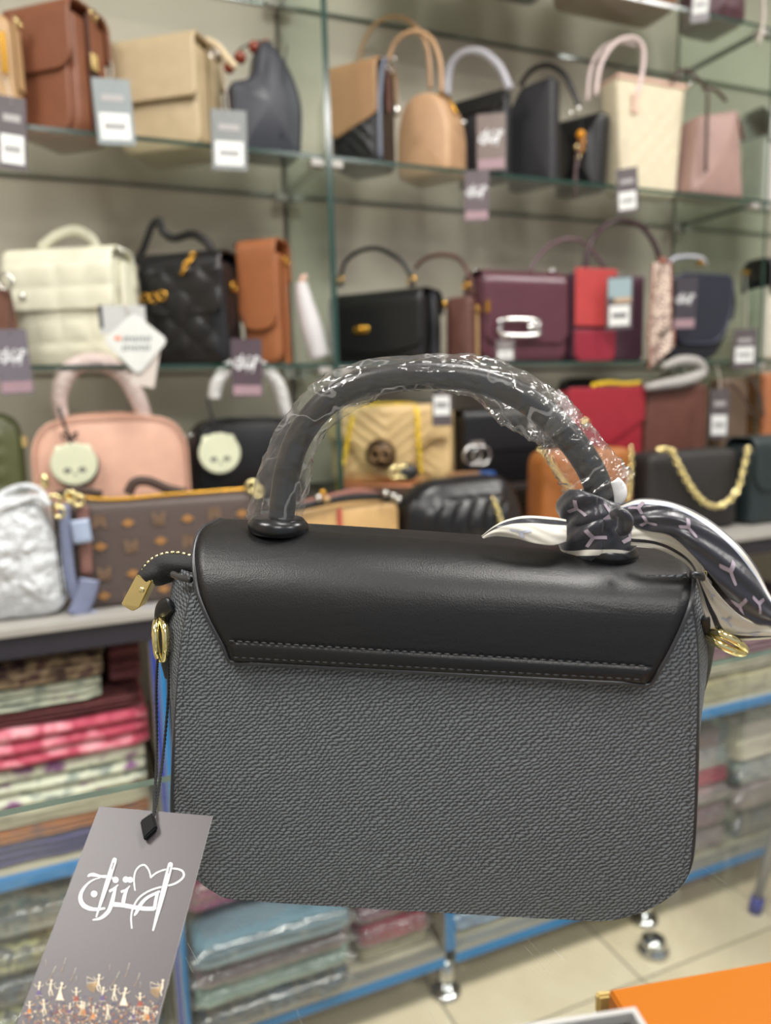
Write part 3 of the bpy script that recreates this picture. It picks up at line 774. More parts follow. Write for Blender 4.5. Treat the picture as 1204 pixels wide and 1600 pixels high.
tube('knot_loop', [bl(955, 806, .008), bl(968, 803, .004), bl(976, 812, .004), bl(974, 826, .006), bl(965, 833, .008)], [.002, .0034, .0038, .0034, .002], SATIN, scf, seg=12, flat=.55, up=(0, 1, 0))

# ---- hang tag card leaning on the glass
def pd(px, py, depth): return Vector(CO+ray(px, py)*depth)
TL = pd(155, 1260, .338); TR = pd(332, 1275, .333); BL_ = pd(40, 1600, .279)
ex = (TR-TL); Wc = ex.length; ex.normalize(); ey = (BL_-TL); ey = (ey-ex*ey.dot(ex)).normalized(); nrm = ex.cross(ey).normalized()
if nrm.dot(Vector(CO)-TL) < 0: nrm = -nrm
def card(px, py, off=0):
    d = Vector(ray(px, py)); o = Vector(CO); p0 = TL+nrm*off; return o+d*((p0-o).dot(nrm)/d.dot(nrm))
Lc = 0.04
while (TL+ey*(Lc+.0005)).z > GZ+.0015 and (TR+ey*(Lc+.0005)).z > GZ+.0015 and Lc < .115: Lc += .0005
ht = thing('hang_tag', 'large grey brown hang tag with white calligraphy logo, in front of the grey handbag', 'tag', TL)
def T(p): return p-TL
cv = [TL, TR, TR+ey*Lc, TL+ey*Lc]; V = [T(p) for p in cv]+[T(p-nrm*.0005) for p in cv]
cardo = newobj('card', V, [(0, 1, 2, 3), (7, 6, 5, 4), (0, 4, 5, 1), (1, 5, 6, 2), (2, 6, 7, 3), (3, 7, 4, 0)], [CARD, plain('white_card_edge', (225, 222, 220), .5)], ht, False, [0, 0, 1, 1, 1, 1])
def c7(x, y): return (100+x/5.4727, 1320+y/5.4727)
def inside(p):
    q = p-TL; a = q.dot(ex); b = q.dot(ey); return .0004 < a < Wc-.0004 and 0.0004 < b < Lc-.0004
REC = None
def stroke(mb, pts, off=.00025, n=6, mi=0, smooth=True):
    if REC is not None and off in (.00025, .00035): REC.append((pts, n, smooth))
    Q = cat_rom(pts, n) if smooth else [np.array(p, float) for p in pts]; V = []
    for i, q in enumerate(Q):
        a = Q[min(i+1, len(Q)-1)]-Q[max(i-1, 0)]; t = a[:2]/(np.linalg.norm(a[:2])+1e-9); nn = np.array((-t[1], t[0]))*max(q[2], .5)*.45
        V.append(card(*c7(q[0]+nn[0], q[1]+nn[1]), off)); V.append(card(*c7(q[0]-nn[0], q[1]-nn[1]), off))
    if not all(inside(v) for v in V): return
    mb.add([T(v) for v in V], [(2*i, 2*i+1, 2*i+3, 2*i+2) for i in range(len(Q)-1)], mi)
def disc(mb, x, y, r, off=.00025, mi=0, n=16):
    if REC is not None and off == .00025: REC.append((x, y, r))
    V = [card(*c7(x+r*math.cos(2*PI*k/n), y+r*math.sin(2*PI*k/n)), off) for k in range(n)]
    if all(inside(v) for v in V): mb.add([T(v) for v in V], [tuple(range(n))], mi)
mb = MB(); REC = []
gap = MB(); ndm = MB()
def ndl(a, b, w0, w1):
    def path(k): return [(a[0]+(b[0]-a[0])*t, a[1]+(b[1]-a[1])*t, w+k) for t, w in ((0, w0*.55), (.02, w0*.85), (.05, w0), (.35, w0), (.7, w0*.6+w1*.4), (1, w1))]
    q = path(16); stroke(gap, [p for p in q][2:-1], .0003, 3); stroke(ndm, path(0), .00035, 3)
ndl((437, 114), (274, 620), 40, 8); ndl((914, 152), (760, 736), 44, 11)
stroke(mb, [(608, 392, 8), (600, 340, 10), (598, 285, 12), (612, 225, 12), (645, 184, 13), (685, 172, 13), (715, 200, 12), (733, 240, 11), (740, 275, 11)])
stroke(mb, [(738, 282, 14), (765, 258, 12), (800, 235, 12), (860, 213, 12), (940, 203, 14), (1005, 220, 15), (1025, 258, 15), (1000, 298, 15), (940, 335, 14), (870, 352, 13), (800, 368, 12), (720, 398, 12), (650, 445, 12), (605, 505, 11), (580, 570, 10), (573, 640, 10), (580, 716, 8)])
stroke(mb, [(203, 272, 10), (222, 258, 24), (255, 256, 30), (310, 270, 20), (360, 272, 26), (415, 280, 28)])
stroke(mb, [(310, 282, 6), (255, 298, 10), (200, 335, 16), (155, 395, 26), (140, 455, 34), (160, 510, 38), (210, 542, 34), (275, 552, 26), (350, 542, 14)])
disc(mb, 257, 420, 26); disc(mb, 440, 300, 25); disc(mb, 528, 297, 25); disc(mb, 565, 300, 24)
stroke(mb, [(462, 342, 6), (430, 372, 16), (388, 398, 20)]); stroke(mb, [(442, 360, 18), (425, 430, 28), (410, 490, 34), (385, 560, 32), (345, 605, 30), (300, 632, 20), (245, 642, 8)])
stroke(mb, [(562, 350, 6), (535, 382, 14), (488, 402, 20)]); stroke(mb, [(542, 370, 16), (522, 420, 28), (508, 480, 30), (506, 508, 30)])
stroke(mb, [(410, 508, 38), (500, 516, 36), (600, 534, 34), (690, 546, 34), (770, 546, 34)])
stroke(mb, [(600, 606, 8), (620, 575, 24), (645, 525, 28), (680, 480, 26), (720, 446, 22), (770, 422, 22), (818, 396, 14)]); stroke(mb, [(800, 410, 24), (785, 470, 26), (772, 552, 26)])
mb.obj('calligraphy', WHITEP, cardo, False); CALLI = REC; REC = None
newobj('calligraphy_gap', gap.V, gap.F, CARD, cardo, False); newobj('calligraphy_needle', ndm.V, ndm.F, WHITEP, cardo, False)
mb = MB(); stroke(mb, [(427, 148, 15), (407, 210, 15)], .00045, 2); stroke(mb, [(905, 186, 15), (890, 248, 13)], .00045, 2)
mb.obj('needle_eye', CARD, cardo, False)
# printed folk dancers along the foot of the card
FOLK = [plain('folk_cream', (204, 192, 168), .5), plain('folk_orange', (170, 104, 48), .5), plain('folk_purple', (78, 62, 104), .5), plain('folk_brick', (128, 54, 42), .5), plain('folk_sand', (160, 132, 94), .5), plain('folk_dark', (52, 44, 60), .5)]
mb = MB()
rnd = random.Random(3)
for i in range(900):      # crowd
    y = 1290+rnd.random()**.8*330; x = -360+rnd.random()*1300
    if y < 1350 and rnd.random() < .6: continue
    w = rnd.uniform(5, 14); a = rnd.uniform(0, PI); l = rnd.uniform(8, 26); cidx = rnd.choice([0, 0, 1, 1, 2, 2, 3, 4, 4, 5])
    stroke(mb, [(x, y, w), (x+l*math.cos(a), y+l*math.sin(a), w*.6)], .0002+i*1e-7, 1, cidx)
def fig(x, y, s, skirt, c, lean=0, fan=0):
    o = .00032
    disc(mb, x+lean*30*s, y-58*s, 13*s, o, 0, 10)
    stroke(mb, [(x+lean*26*s, y-44*s, 14*s), (x, y, 20*s), (x-4*s, y+24*s, 24*s)], o, 2, 0)
    stroke(mb, [(x+lean*15*s, y-34*s, 6*s), (x-30*s, y-14*s, 6*s), (x-48*s, y-44*s, 5*s)], o, 2, 0)
    stroke(mb, [(x+lean*15*s, y-34*s, 6*s), (x+30*s, y-18*s, 6*s), (x+52*s, y-40*s, 5*s)], o, 2, 0)
    if skirt: stroke(mb, [(x, y+10*s, 22*s), (x-2*s, y+52*s, 50*s), (x-4*s, y+80*s, 72*s)], o, 2, c)
    if skirt:
        for k in range(6): disc(mb, x-34*s+k*13*s, y+82*s, 5*s, o+.00003, 0, 6)
    else:
        stroke(mb, [(x, y+20*s, 15*s), (x-16*s, y+55*s, 13*s), (x-6*s, y+98*s, 9*s)], o, 2, 0); stroke(mb, [(x, y+20*s, 15*s), (x+14*s, y+58*s, 12*s), (x+22*s, y+96*s, 8*s)], o, 2, 0)
    if fan:
        for k in range(6):
            a = PI*.62+k*.17; stroke(mb, [(x-14*s, y+2*s, 5*s), (x+math.cos(a)*130*s, y+math.sin(a)*130*s*.9+10*s, 10*s)], o-.00005, 1, 4)
        stroke(mb, [(x-20*s, y-2*s, 4), (x-118*s, y-42*s, 7), (x-116*s, y+22*s, 6), (x-20*s, y+6*s, 4)], o-.00002, 1, 0, False)
for base in (-1090, -545, 0, 545):
    sh = -base*.0; dy = base*-.07
    def P(x, y): return (x+base, y+base*.082)
    for (x, y, s, sk, c, ln, fn_) in ((295, 1165, .85, 0, 0, .2, 1), (430, 1255, .85, 0, 0, .3, 0), (512, 1290, 1.0, 1, 0, .5, 0), (650, 1320, .8, 1, 3, 0, 0), (330, 1270, .8, 1, 2, .3, 0), (150, 1390, .8, 1, 4, 0, 0), (375, 1420, .8, 0, 0, -.2, 0), (715, 1440, .75, 1, 1, .1, 0), (595, 1440, .6, 1, 2, 0, 0), (250, 1430, .7, 1, 1, 0, 0)):
        q = P(x, y); fig(q[0], q[1], s, sk, c, ln, fn_)
    for (a, b, c_, d) in ((402, 1210, 478, 1085), (598, 1210, 650, 1100), (520, 1130, 562, 1015), (386, 1070, 390, 1030), (650, 1220, 652, 1180)):
        for k in range(8):
            t = k/8; x = a+(c_-a)*t; y = b+(d-b)*t+8*math.sin(t*5); q = P(x, y); q2 = P(x+(c_-a)/13, y+(d-b)/13)
            stroke(mb, [(q[0], q[1], 6), (q2[0], q2[1], 5)], .0003, 1, 0 if k > 4 else 4)
o = mb.obj('folk_dancer_print', FOLK, cardo, False)
# seal and cord
def wpt(px, py, ly): return A+Matrix.Rotation(BR, 3, 'Z') @ bl(px, py, ly)
sx = [card(218, 1282, .004), card(238, 1268, .004), card(244, 1292, .004), card(224, 1311, .004)]
bm = _bm.new(); vv = [bm.verts.new(T(p)) for p in sx]+[bm.verts.new(T(p-nrm*.0036)) for p in sx]
bm.faces.new(vv[:4]); bm.faces.new(vv[4:][::-1])
for i in range(4): bm.faces.new((vv[i], vv[4+i], vv[4+(i+1) % 4], vv[(i+1) % 4]))
_bm.ops.recalc_face_normals(bm, faces=bm.faces[:]); _bm.ops.bevel(bm, geom=bm.edges[:], offset=.0006, segments=2, affect='EDGES')
me = bpy.data.meshes.new('seal'); bm.to_mesh(me); bm.free(); me.materials.append(plain('black_seal_plastic', (14, 14, 16), .6, spec=.15)); so = bpy.data.objects.new('seal', me); COL.objects.link(so); so.parent = ht
def cord(P, name='cord'):
    Q = cat_rom([tuple(T(p)) for p in P], 60); mbc = MB()
    for ph in (0, PI):
        V = [q+np.array((math.cos(i*.62+ph), math.sin(i*.62+ph), 0))*.00036 for i, q in enumerate(Q)]
        mbc.add(*G_tube(V, .00042, seg=5, sub=1))
    return mbc.obj(name, BSTR, ht)
e = card(240, 1275, .003)
cord([wpt(246, 1030, .008), wpt(244, 1080, .006), pd(245, 1160, .362), pd(243, 1225, .347), e])
cord([wpt(262, 1030, .012), wpt(263, 1080, .008), pd(257, 1160, .364), pd(249, 1225, .348), e])
stroke_mb = None

# ---- boxes at the lower right on the glass
OR = plain('orange_box_card', (162, 92, 16), .45, spec=.25, nscale=300, nstr=.05); WB = plain('white_tray_card', (168, 168, 166), .5); DKT = plain('dark_tray_inside', (14, 15, 20), .7, spec=.15)
def quadbox(name, top, z0, mat, parent, base=None):
    V = [tuple(p) for p in top]+[(p[0], p[1], z0) for p in top]
    bm = _bm.new(); vs = [bm.verts.new(v) for v in V]; bm.faces.new(vs[:4]); bm.faces.new(vs[4:][::-1])
    for i in range(4): bm.faces.new((vs[i], vs[4+i], vs[4+(i+1) % 4], vs[(i+1) % 4]))
    _bm.ops.recalc_face_normals(bm, faces=bm.faces[:]); _bm.ops.bevel(bm, geom=bm.edges[:], offset=.0008, segments=2, affect='EDGES')
    me = bpy.data.meshes.new(name); bm.to_mesh(me); bm.free(); me.materials.append(mat); o = bpy.data.objects.new(name, me); COL.objects.link(o)
    if parent: o.parent = parent
    return o
zt_ = GZ+.034
c0 = atz(950, 1545, zt_); c1 = atz(1204, 1500, zt_); e1 = (c1-c0)/np.linalg.norm(c1-c0); e2 = np.array((e1[1], -e1[0], 0))
if e2[1] > 0: e2 = -e2
ob = thing('orange_box', 'flat orange cardboard box on the glass counter at lower right', 'box', (c0[0], c0[1], GZ))
def q0(p, z=None): return Vector((p[0]-c0[0], p[1]-c0[1], (p[2] if z is None else z)-GZ))
tp = [c0, c0+e1*.16, c0+e1*.16+e2*.036, c0+e2*.036]
lid = quadbox('lid', [q0(p) for p in tp], .014, OR, ob)
tin = [q0(c0+e1*.0012+e2*.0012, GZ+.0138), q0(c0+e1*.1588+e2*.0012, GZ+.0138), q0(c0+e1*.1588+e2*.0348, GZ+.0138), q0(c0+e1*.0012+e2*.0348, GZ+.0138)]
quadbox('base', tin, .0002, OR, ob)
gp = atz(928, 1563, GZ+.02); g0 = q0(gp); g1 = q0(atz(952, 1560, GZ+.02)); dd_ = (g1-g0)
quadbox('clasp', [g0+Vector((0, 0, .004)), g1+Vector((0, 0, .004)), g1+Vector((-e2[0]*-.003, e2[1]*.003, .004)), g0+Vector((-e2[0]*-.003, e2[1]*.003, .004))], float(g0.z)-.004, plain('brass_clasp', (188, 164, 104), .4, .15), ob)
# white tray in front
zr = GZ+.062; t0 = atz(992, 1573, zr); t1_ = atz(812, 1601, zr); f1 = (t1_-t0)/np.linalg.norm(t1_-t0); f2 = np.array((-f1[1], f1[0], 0))
if f2[1] > 0: f2 = -f2
tr = thing('white_tray_box', 'open white cardboard tray with dark lining in front of the orange box', 'box', (t0[0], t0[1], GZ))
def pq(a, b, z): p = t0+f1*a+f2*b; return (p[0]-t0[0], p[1]-t0[1], z)
Wt, Dt, th_ = .075, .05, .0016
mb = MB()
def obx(a0, a1, b0, b1, z0, z1):
    V = [pq(a, b, z) for z in (z0, z1) for b in (b0, b1) for a in (a0, a1)]; mb.add(V, [(0, 2, 3, 1), (4, 5, 7, 6), (0, 1, 5, 4), (2, 6, 7, 3), (0, 4, 6, 2), (1, 3, 7, 5)])
obx(0, Wt, 0, Dt, .0002, .002); obx(0, Wt, 0, th_, .002, .062); obx(0, Wt, Dt-th_, Dt, .002, .062); obx(0, th_, th_, Dt-th_, .002, .062); obx(Wt-th_, Wt, th_, Dt-th_, .002, .062)
mb.obj('tray', WB, tr, False)
mb = MB(); obx(th_+.002, Wt-th_-.002, th_+.002, Dt-th_-.002, .0022, .0603); mb.obj('dark_lining', DKT, tr, False)
# stool leg with blue cap and a chrome cup added in place of a cabinet foot's reflection
st = thing('stool', 'grey tubular stool with blue capped legs beside the cabinet', 'stool', (1.5, 1.0, 0))
GM = plain('grey_stool_metal', (150, 152, 158), .35, .5); CAPB = plain('blue_rubber_cap', (30, 44, 140), .5)
p = atz(1178, 1425, 0)
for k, (x, y, x2, y2) in enumerate(((p[0]-1.5, p[1]-1.0, -.08, .09), (.22, .14, .1, .08), (-.09, -.20, -.06, -.1), (.24, -.16, .12, -.08))):
    l = tube('leg', [(x, y, .006), (x2, y2, .43)], .011, GM, st, seg=14, sub=1)
    tube('rubber_cap', [(x, y, .0005), (x+(x2-x)*.09, y+(y2-y)*.09, .04)], .0145, CAPB, l, seg=14, sub=1)
V, F = G_tube([(0.01, 0, .43), (0.01, 0, .435), (0.01, 0, .455), (0.01, 0, .46)], [.15, .16, .16, .15], seg=32, sub=2); newobj('seat', V, F, CAPB, st)
p = atz(1020, 1487, 0); lf = thing('foot_reflection', 'small round chrome cup on the floor tiles standing in for a cabinet foot reflection', 'reflection stand-in', (p[0], p[1], 0))
V, F = G_tube([(0, 0, .0005), (0, 0, .010), (0, 0, .02), (0, 0, .03)], [.034, .033, .026, .025], seg=24, sub=3); newobj('cup', V, F, CH, lf)
# ================================================================= BACKGROUND HANDBAGS
def hp(b, pts, r, mat, name='handle', ly=0, seg=8, sub=5, flat=1.0):
    P = [b.loc(p[0], p[1], p[2] if len(p) > 2 else ly) for p in pts]
    return tube(name, P, r, mat, b.o, seg=seg, sub=sub, flat=flat, up=(0, 1, 0))
def hring(b, px, py, R, r, mat, ly=None, name='ring', ax='y', **kw):
    c = b.loc(px, py, ly); return ring(name, c, R, r, mat, b.o, ax, **kw)
def blob(b, px, py, sx, sz, mat, name, sy=.004, ly=None):
    c = b.loc(px, py, ly); V, F = G_ball(c, 1, 12, 8, (sx, sy, sz)); return newobj(name, V, F, mat, b.o)
def seam(b, pts, mat, name='seam', r=.0012, ly=None):
    return tube(name, [b.loc(x, y, ly) for x, y in pts], r, mat, b.o, seg=6, sub=4)
def qsq(cx, cz, dep, ox=0, oz=0):
    return lambda x, z: dep*(abs(math.sin(PI*(x-ox)/cx))**.5*abs(math.sin(PI*(z-oz)/cz))**.5)
def qdia(c, dep):
    return lambda x, z: dep*(abs(math.sin(PI*(x+z)/c))**.5*abs(math.sin(PI*(x-z)/c))**.5)
def sidestrap(b, mat, w=.018, x=None, hw=None, z0=.35, z1=.98):
    x = b.w/2+.0035 if x is None else x
    o = box('side_strap', x, x+.003, -w/2, w/2, b.h*z0, b.h*z1, mat, b.o, .001)
    if hw: V, F = G_ring((x+.006, 0, b.h*z1-.008), .009, .0018, 'x', 14, 6); newobj('ring', V, F, hw, o)
    return o
TAN = leather('light_tan_leather', (186, 152, 110)); BRN = leather('saddle_brown_leather', (128, 78, 54)); BRND = leather('dark_brown_edge', (72, 46, 38))
CRM = leather('cream_leather', (186, 166, 132)); NVY = leather('slate_leather', (52, 54, 62)); TAN2 = leather('honey_tan_leather', (190, 152, 116)); GRS = leather('blue_grey_side', (104, 110, 124))
PINKT = leather('blush_trim', (214, 178, 160)); CANV = cloth('woven_straw_cream', [(206, 194, 164), (218, 208, 182), (200, 188, 158)], 120); MAUV = leather('mauve_leather', (162, 132, 124), .55); DBRN = leather('chocolate_strap', (70, 54, 46))
IVO = leather('ivory_leather', (222, 220, 198), .42, 300, .2); COG = leather('cognac_leather', (152, 92, 54)); BRS = leather('cocoa_leather', (96, 62, 54)); BUR = leather('burgundy_leather', (88, 50, 60), .28); RED = leather('coral_red_leather', (176, 58, 58), .5); CRI = leather('crimson_leather', (140, 34, 52), .4)
NV2 = leather('night_blue_leather', (30, 32, 42), .35); PCH = leather('peach_leather', (222, 176, 154), .5); OLV = leather('olive_leather', (84, 88, 54), .45); BGE = leather('sand_leather', (214, 184, 132), .42); WINE = leather('red_leather', (152, 36, 50), .38)
CHS = leather('chestnut_leather', (98, 58, 48), .5, 260, .6); OCH = leather('ochre_leather', (156, 94, 42), .45); GRN = leather('dark_teal_leather', (34, 46, 48), .5); BLS = leather('soft_black_leather', (24, 24, 27), .3, 140, .7); CBR = leather('caramel_leather', (196, 160, 108), .45)
AMB = plain('amber_resin', (126, 48, 22), .15, spec=.7, nscale=200, nstr=.03); YAM = plain('amber_yellow', (224, 150, 30), .25, nscale=200, nstr=.03)

# ---------- top shelf (seen from beneath)
for (L, R, lab, cl, hh) in ((640, 742, 'charcoal handbag on the top shelf, leftmost base seen from below', leather('ash_black', (60, 56, 56)), .20), (745, 880, 'dark grey handbag on the top shelf, second base seen from below', leather('ash_grey', (58, 56, 58)), .2), (905, 1065, 'tan handbag on the top shelf beside the grey tag', leather('dim_tan', (124, 88, 62)), .2), (1112, 1172, 'maroon pleated handbag at the right end of the top shelf', leather('maroon_leather', (84, 54, 60)), .18)):
    b = Bag('shoulder_bag', lab, 'handbag', L, R, R, -120, S0, 1.57, d=.12, rot='front', group='handbags on the top shelf'); b.h = hh
    disp = (lambda x, z: .006*abs(math.sin(x*70+z*20))**.6) if 'pleated' in lab else None
    prism('body', bevelrect(b.w, hh, .03, .04, b.w*.9), b.d, cl, b.o, r=.02, bulge=.006, dispf=disp, n=60, rings=14 if disp else 5)
    handle(b.o, b.w*.6, .10, hh-.005, .005, cl)
    if 'tan handbag' in lab: tube('strap_loop', [(.03, -.07, .09), (.04, -.085, .03), (.02, -.09, .004), (.0, -.085, .03), (-.01, -.07, .08)], .004, DBRN, b.o, seg=6)
    if 'maroon' in lab:
        tube('braided_strap', [(.075, -.08, .16), (.082, -.09, .02), (.074, -.092, -.02), (.064, -.094, -.055)], lambda t: .0045+.0008*math.sin(t*60), STR, b.o, seg=8)

# ---------- upper row
b = Bag('shoulder_bag', 'light tan handbag with gold strip cut off at the photo edge, upper row', 'handbag', -95, 22, 42, 18, S1)
prism('body', bevelrect(b.w, b.h, .02, .03), b.d, TAN, b.o, r=.012, bulge=.004); sidestrap(b, TAN, .02, hw=GOLD); V, F = G_box(-.006, .006, -b.d/2-.010, -b.d/2-.007, b.h*.45, b.h*.8, .001); newobj('gold_bar', V, F, DGOLD, b.o, False).location = (b.w*.45, 0, 0)
b = Bag('saddle_bag', 'saddle brown flap bag with rounded lower corners beside the light tan bag', 'handbag', 25, 122, 172, 10, S1)
prism('body', bevelrect(b.w, b.h*.96, .035, .012), b.d, BRN, b.o, r=.008, bulge=.003); flap(b.o, b.w+.006, b.d, b.h, .50, BRN, rc=.035, r=.024, over=.011, th=.005)
o = prism('front_pocket', [(x, z+.006) for x, z in bevelrect(b.w*.82, b.h*.55, .03, .01)], .008, BRN, b.o, r=.003, ycen=-b.d/2-.004)
sidestrap(b, BRND, .03, z0=.05); ss = sidestrap(b, BRN, .022, x=b.w/2+.007, hw=GOLD, z0=.55, z1=1.02); V, F = G_box(-.003, .003, -.008, .008, -.014, .014, .001); o = newobj('gold_slide', V, F, GOLD, b.o, False); o.location = (b.w/2+.013, -.01, b.h*.60)
b = Bag('saddle_bag', 'cream square flap bag with pale side strap, upper row', 'handbag', 182, 308, 350, 58, S1)
prism('body', bevelrect(b.w, b.h*.97, .03, .01), b.d, CRM, b.o, r=.007, bulge=.003); flap(b.o, b.w+.006, b.d, b.h, .55, CRM, rc=.008, r=.018, over=.010, th=.005)
sidestrap(b, CRM, .03, z0=.05); hp(b, [(322, 62, -.01), (340, 72, -.03), (356, 92, -.05), (368, 104, -.06)], .006, leather('pale_strap', (222, 202, 168)), 'strap', flat=.5)
ring('ring', b.loc(334, 84, -.03), .008, .0018, SILV, b.o, 'y')
b = Bag('hobo_bag', 'slate black slouchy bag with amber bead handle beside the cream bag', 'handbag', 360, 474, 474, 66, S1, Yf=1.59, d=.085, rot='front')
o = rpoly([(-b.w*.46, 0), (b.w*.46, 0), (b.w*.52, b.h*.5), (b.w*.34, b.h*.82), (b.w*.06, b.h*1.02), (-b.w*.08, b.h*.96), (-b.w*.16, b.h*.66), (-b.w*.5, b.h*.62)], [.02, .02, .03, .03, .02, .015, .03, .02]); prism('body', o, b.d, NVY, b.o, r=.018, bulge=.012, n=70)
seam(b, [(448, 70), (442, 130), (440, 215)], BLK, 'seam', .0015)
hnd = hp(b, [(362, 105), (372, 80), (398, 66), (425, 66)], .002, BSTR, 'handle', ly=-.01)
for (x, y, r) in ((358, 106, .011), (375, 90, .0125), (397, 74, .0125), (415, 70, .010)): V, F = G_ball(b.loc(x, y, -.015), r, 14, 10); newobj('bead', V, F, AMB, hnd)

b = Bag('saddle_bag', 'black handbag with tan front flap and blue grey side piping, next to the divider', 'handbag', 515, 588, 618, 92, S1)
prism('body', bevelrect(b.w, b.h*.96, .02, .01), b.d, BLK, b.o, r=.008, bulge=.003, dispf=qdia(.03, .004), n=60, rings=10); flap(b.o, b.w+.004, b.d, b.h, .62, leather('flap_tan', (158, 122, 86)), rc=.02, r=.022, slant=.03)
tube('side_piping', [(b.w/2+.004, -b.d/2, .01), (b.w/2+.006, -b.d/2, b.h*.6), (b.w/2+.006, -b.d/4, b.h*.98), (b.w/2+.004, 0, b.h*1.02)], .005, GRS, b.o, seg=8); sidestrap(b, BRS, .02, hw=SILV, z0=.55)
V, F = G_box(0, .012, -.008, .008, 0, .018, .003); newobj('buckle', V, F, SILV, b.o).location = b.loc(616, 182, 0)
b = Bag('bowling_bag', 'honey tan domed handbag with two tall arched handles', 'handbag', 616, 698, 730, 135, S1)
def bowl(w, h): return rpoly([(-w*.5, 0), (w*.5, 0), (w*.5, h*.72), (w*.42, h*.94), (w*.24, h), (-w*.24, h), (-w*.42, h*.94), (-w*.5, h*.72)], [.03, .03, .04, .03, .03, .03, .03, .04])
def dome(w, h, k=.42, rb=.02): return rpoly([(-w/2, 0), (w/2, 0), (w/2, h*.6), (w*.3, h), (-w*.3, h), (-w/2, h*.6)], [rb, rb, .05, .05, .05, .05])
prism('body', dome(b.w, b.h), b.d, TAN2, b.o, r=.012, bulge=.006, n=60)
tube('zip', [(-b.w*.45, 0, b.h*.7), (-b.w*.25, 0, b.h), (b.w*.25, 0, b.h), (b.w*.48, 0, b.h*.75)], .004, DGOLD, b.o, seg=6)
hp(b, [(560, 108), (566, 70), (588, 36), (618, 26), (648, 40), (668, 80), (672, 140)], .0055, TAN2, ly=.03, flat=.7); hp(b, [(604, 104), (616, 68), (640, 50), (668, 56), (686, 90), (690, 145)], .0055, TAN2, ly=-.03, flat=.7)
ring('ring', b.loc(612, 92, -.03), .008, .002, SILV, b.o); V, F = G_ball((0, 0, 0), .007, 10, 8); newobj('buckle', V, F, SILV, b.o).location = b.loc(723, 192, 0)
b = Bag('tote_bag', 'black tote with one pale grey film wrapped handle', 'handbag', 712, 788, 798, 140, S1, Yf=1.60)
prism('body', bevelrect(b.w, b.h, .012, .008, b.w*1.04), b.d, BLK2, b.o, r=.008, bulge=.004); box('top_band', -b.w/2, b.w/2, -b.d/2-.007, -b.d/2-.0045, b.h*.82, b.h*.995, BLK, b.o, .001)
hp(b, [(698, 150), (702, 108), (722, 84), (752, 82), (780, 105), (796, 140)], .0095, plain('grey_wrap', (176, 176, 184), .35, nscale=150, nstr=.7, ndist=.004), ly=-.02)
b = Bag('tote_bag', 'large smooth black tote with rolled dark handle', 'handbag', 792, 862, 875, 118, S1, Yf=1.58)
prism('body', rpoly([(-b.w*.52, 0), (b.w*.52, 0), (b.w*.5, b.h), (-b.w*.2, b.h*.98), (-b.w*.5, b.h*.78)], .01), b.d, BLK2, b.o, r=.008, bulge=.004)
hp(b, [(812, 135), (830, 110), (856, 102), (880, 116), (894, 142), (904, 166)], .0062, BLK, ly=-.02); ring('ring', b.loc(898, 172, -.03), .010, .0024, SILV, b.o)
b = Bag('shoulder_bag', 'soft black bag with amber charm and braided cord hanging below the shelf', 'handbag', 864, 940, 956, 165, S1, Yf=1.59)
prism('body', rpoly([(-b.w*.5, 0), (b.w*.44, 0), (b.w*.52, b.h*.95), (0, b.h*.96), (-b.w*.5, b.h*.98)], .015), b.d, BLS, b.o, r=.015, bulge=.01, n=60)
cp = b.loc(907, 205, -b.d/2-.012); ch = thing('bag_charm', 'amber and gold bead charm with long braid on the soft black bag', 'charm', b.o.matrix_basis @ cp if False else b.c+Matrix.Rotation(b.rz, 3, 'Z') @ cp, b.rz)
for k, (x, z, r, m) in enumerate(((0, -.008, .011, YAM), (.003, -.026, .009, YAM), (-.002, -.042, .010, YAM), (-.010, -.034, .007, GOLD), (-.006, -.060, .008, GOLD))): V, F = G_ball((x, 0, z), r, 12, 8); newobj('bead', V, F, m, ch)
tube('cord', [(-.004, .002, .028), (0, 0, .01), (0, 0, -.004)], .002, BSTR, ch)
tube('braid', [(.006, -.006, -.02), (.013, -.038, -.07), (.022, -.066, -.12), (.026, -.068, -.175)], lambda t: .0042+.0012*math.sin(t*90), plain('braid_brown', (84, 66, 66), .7), ch, seg=8)
b = Bag('tote_bag', 'cream woven tote with blush trim and pink handles', 'handbag', 964, 1072, 1072, 130, S1, Yf=1.60, d=.07, rot='front')
prism('body', bevelrect(b.w*.80, b.h, .008, .004, b.w*1.0), b.d*.9, CANV, b.o, r=.006, bulge=.004, dispf=qdia(.05, .003), n=70, rings=14)
box('top_trim', -b.w*.5, b.w*.5, -b.d*.45-.006, b.d*.45+.006, b.h*.965, b.h*1.0, PINKT, b.o, .002)
PKH = plain('pink_film_handle', (216, 196, 194), .35, nscale=120, nstr=.5, ndist=.003)
hp(b, [(917, 160), (922, 110), (940, 76), (968, 66), (992, 72)], .005, PKH, ly=.03); hp(b, [(930, 150), (938, 100), (962, 66), (990, 60), (1004, 76), (1003, 110), (994, 150)], .006, PKH, ly=-.035)
for px in (992,): V, F = G_box(-.008, .008, -.002, .002, -.025, .02, .001); newobj('handle_patch', V, F, PINKT, b.o, False).location = b.loc(px, 160)
blob(b, 1077, 132, .006, .006, SILV, 'stud', .006, 0)
b = Bag('bucket_bag', 'dusty mauve bucket bag with dark brown straps at the right end of the upper row', 'handbag', 1088, 1168, 1168, 168, S1, Yf=1.565, d=.09, rot='front')
prism('body', rpoly([(-b.w*.56, 0), (b.w*.5, 0), (b.w*.34, b.h*.98), (b.w*.05, b.h*.92), (-b.w*.42, b.h*.86)], [.015, .015, .01, .02, .02]), b.d*1.05, MAUV, b.o, r=.014, bulge=.012, n=60)
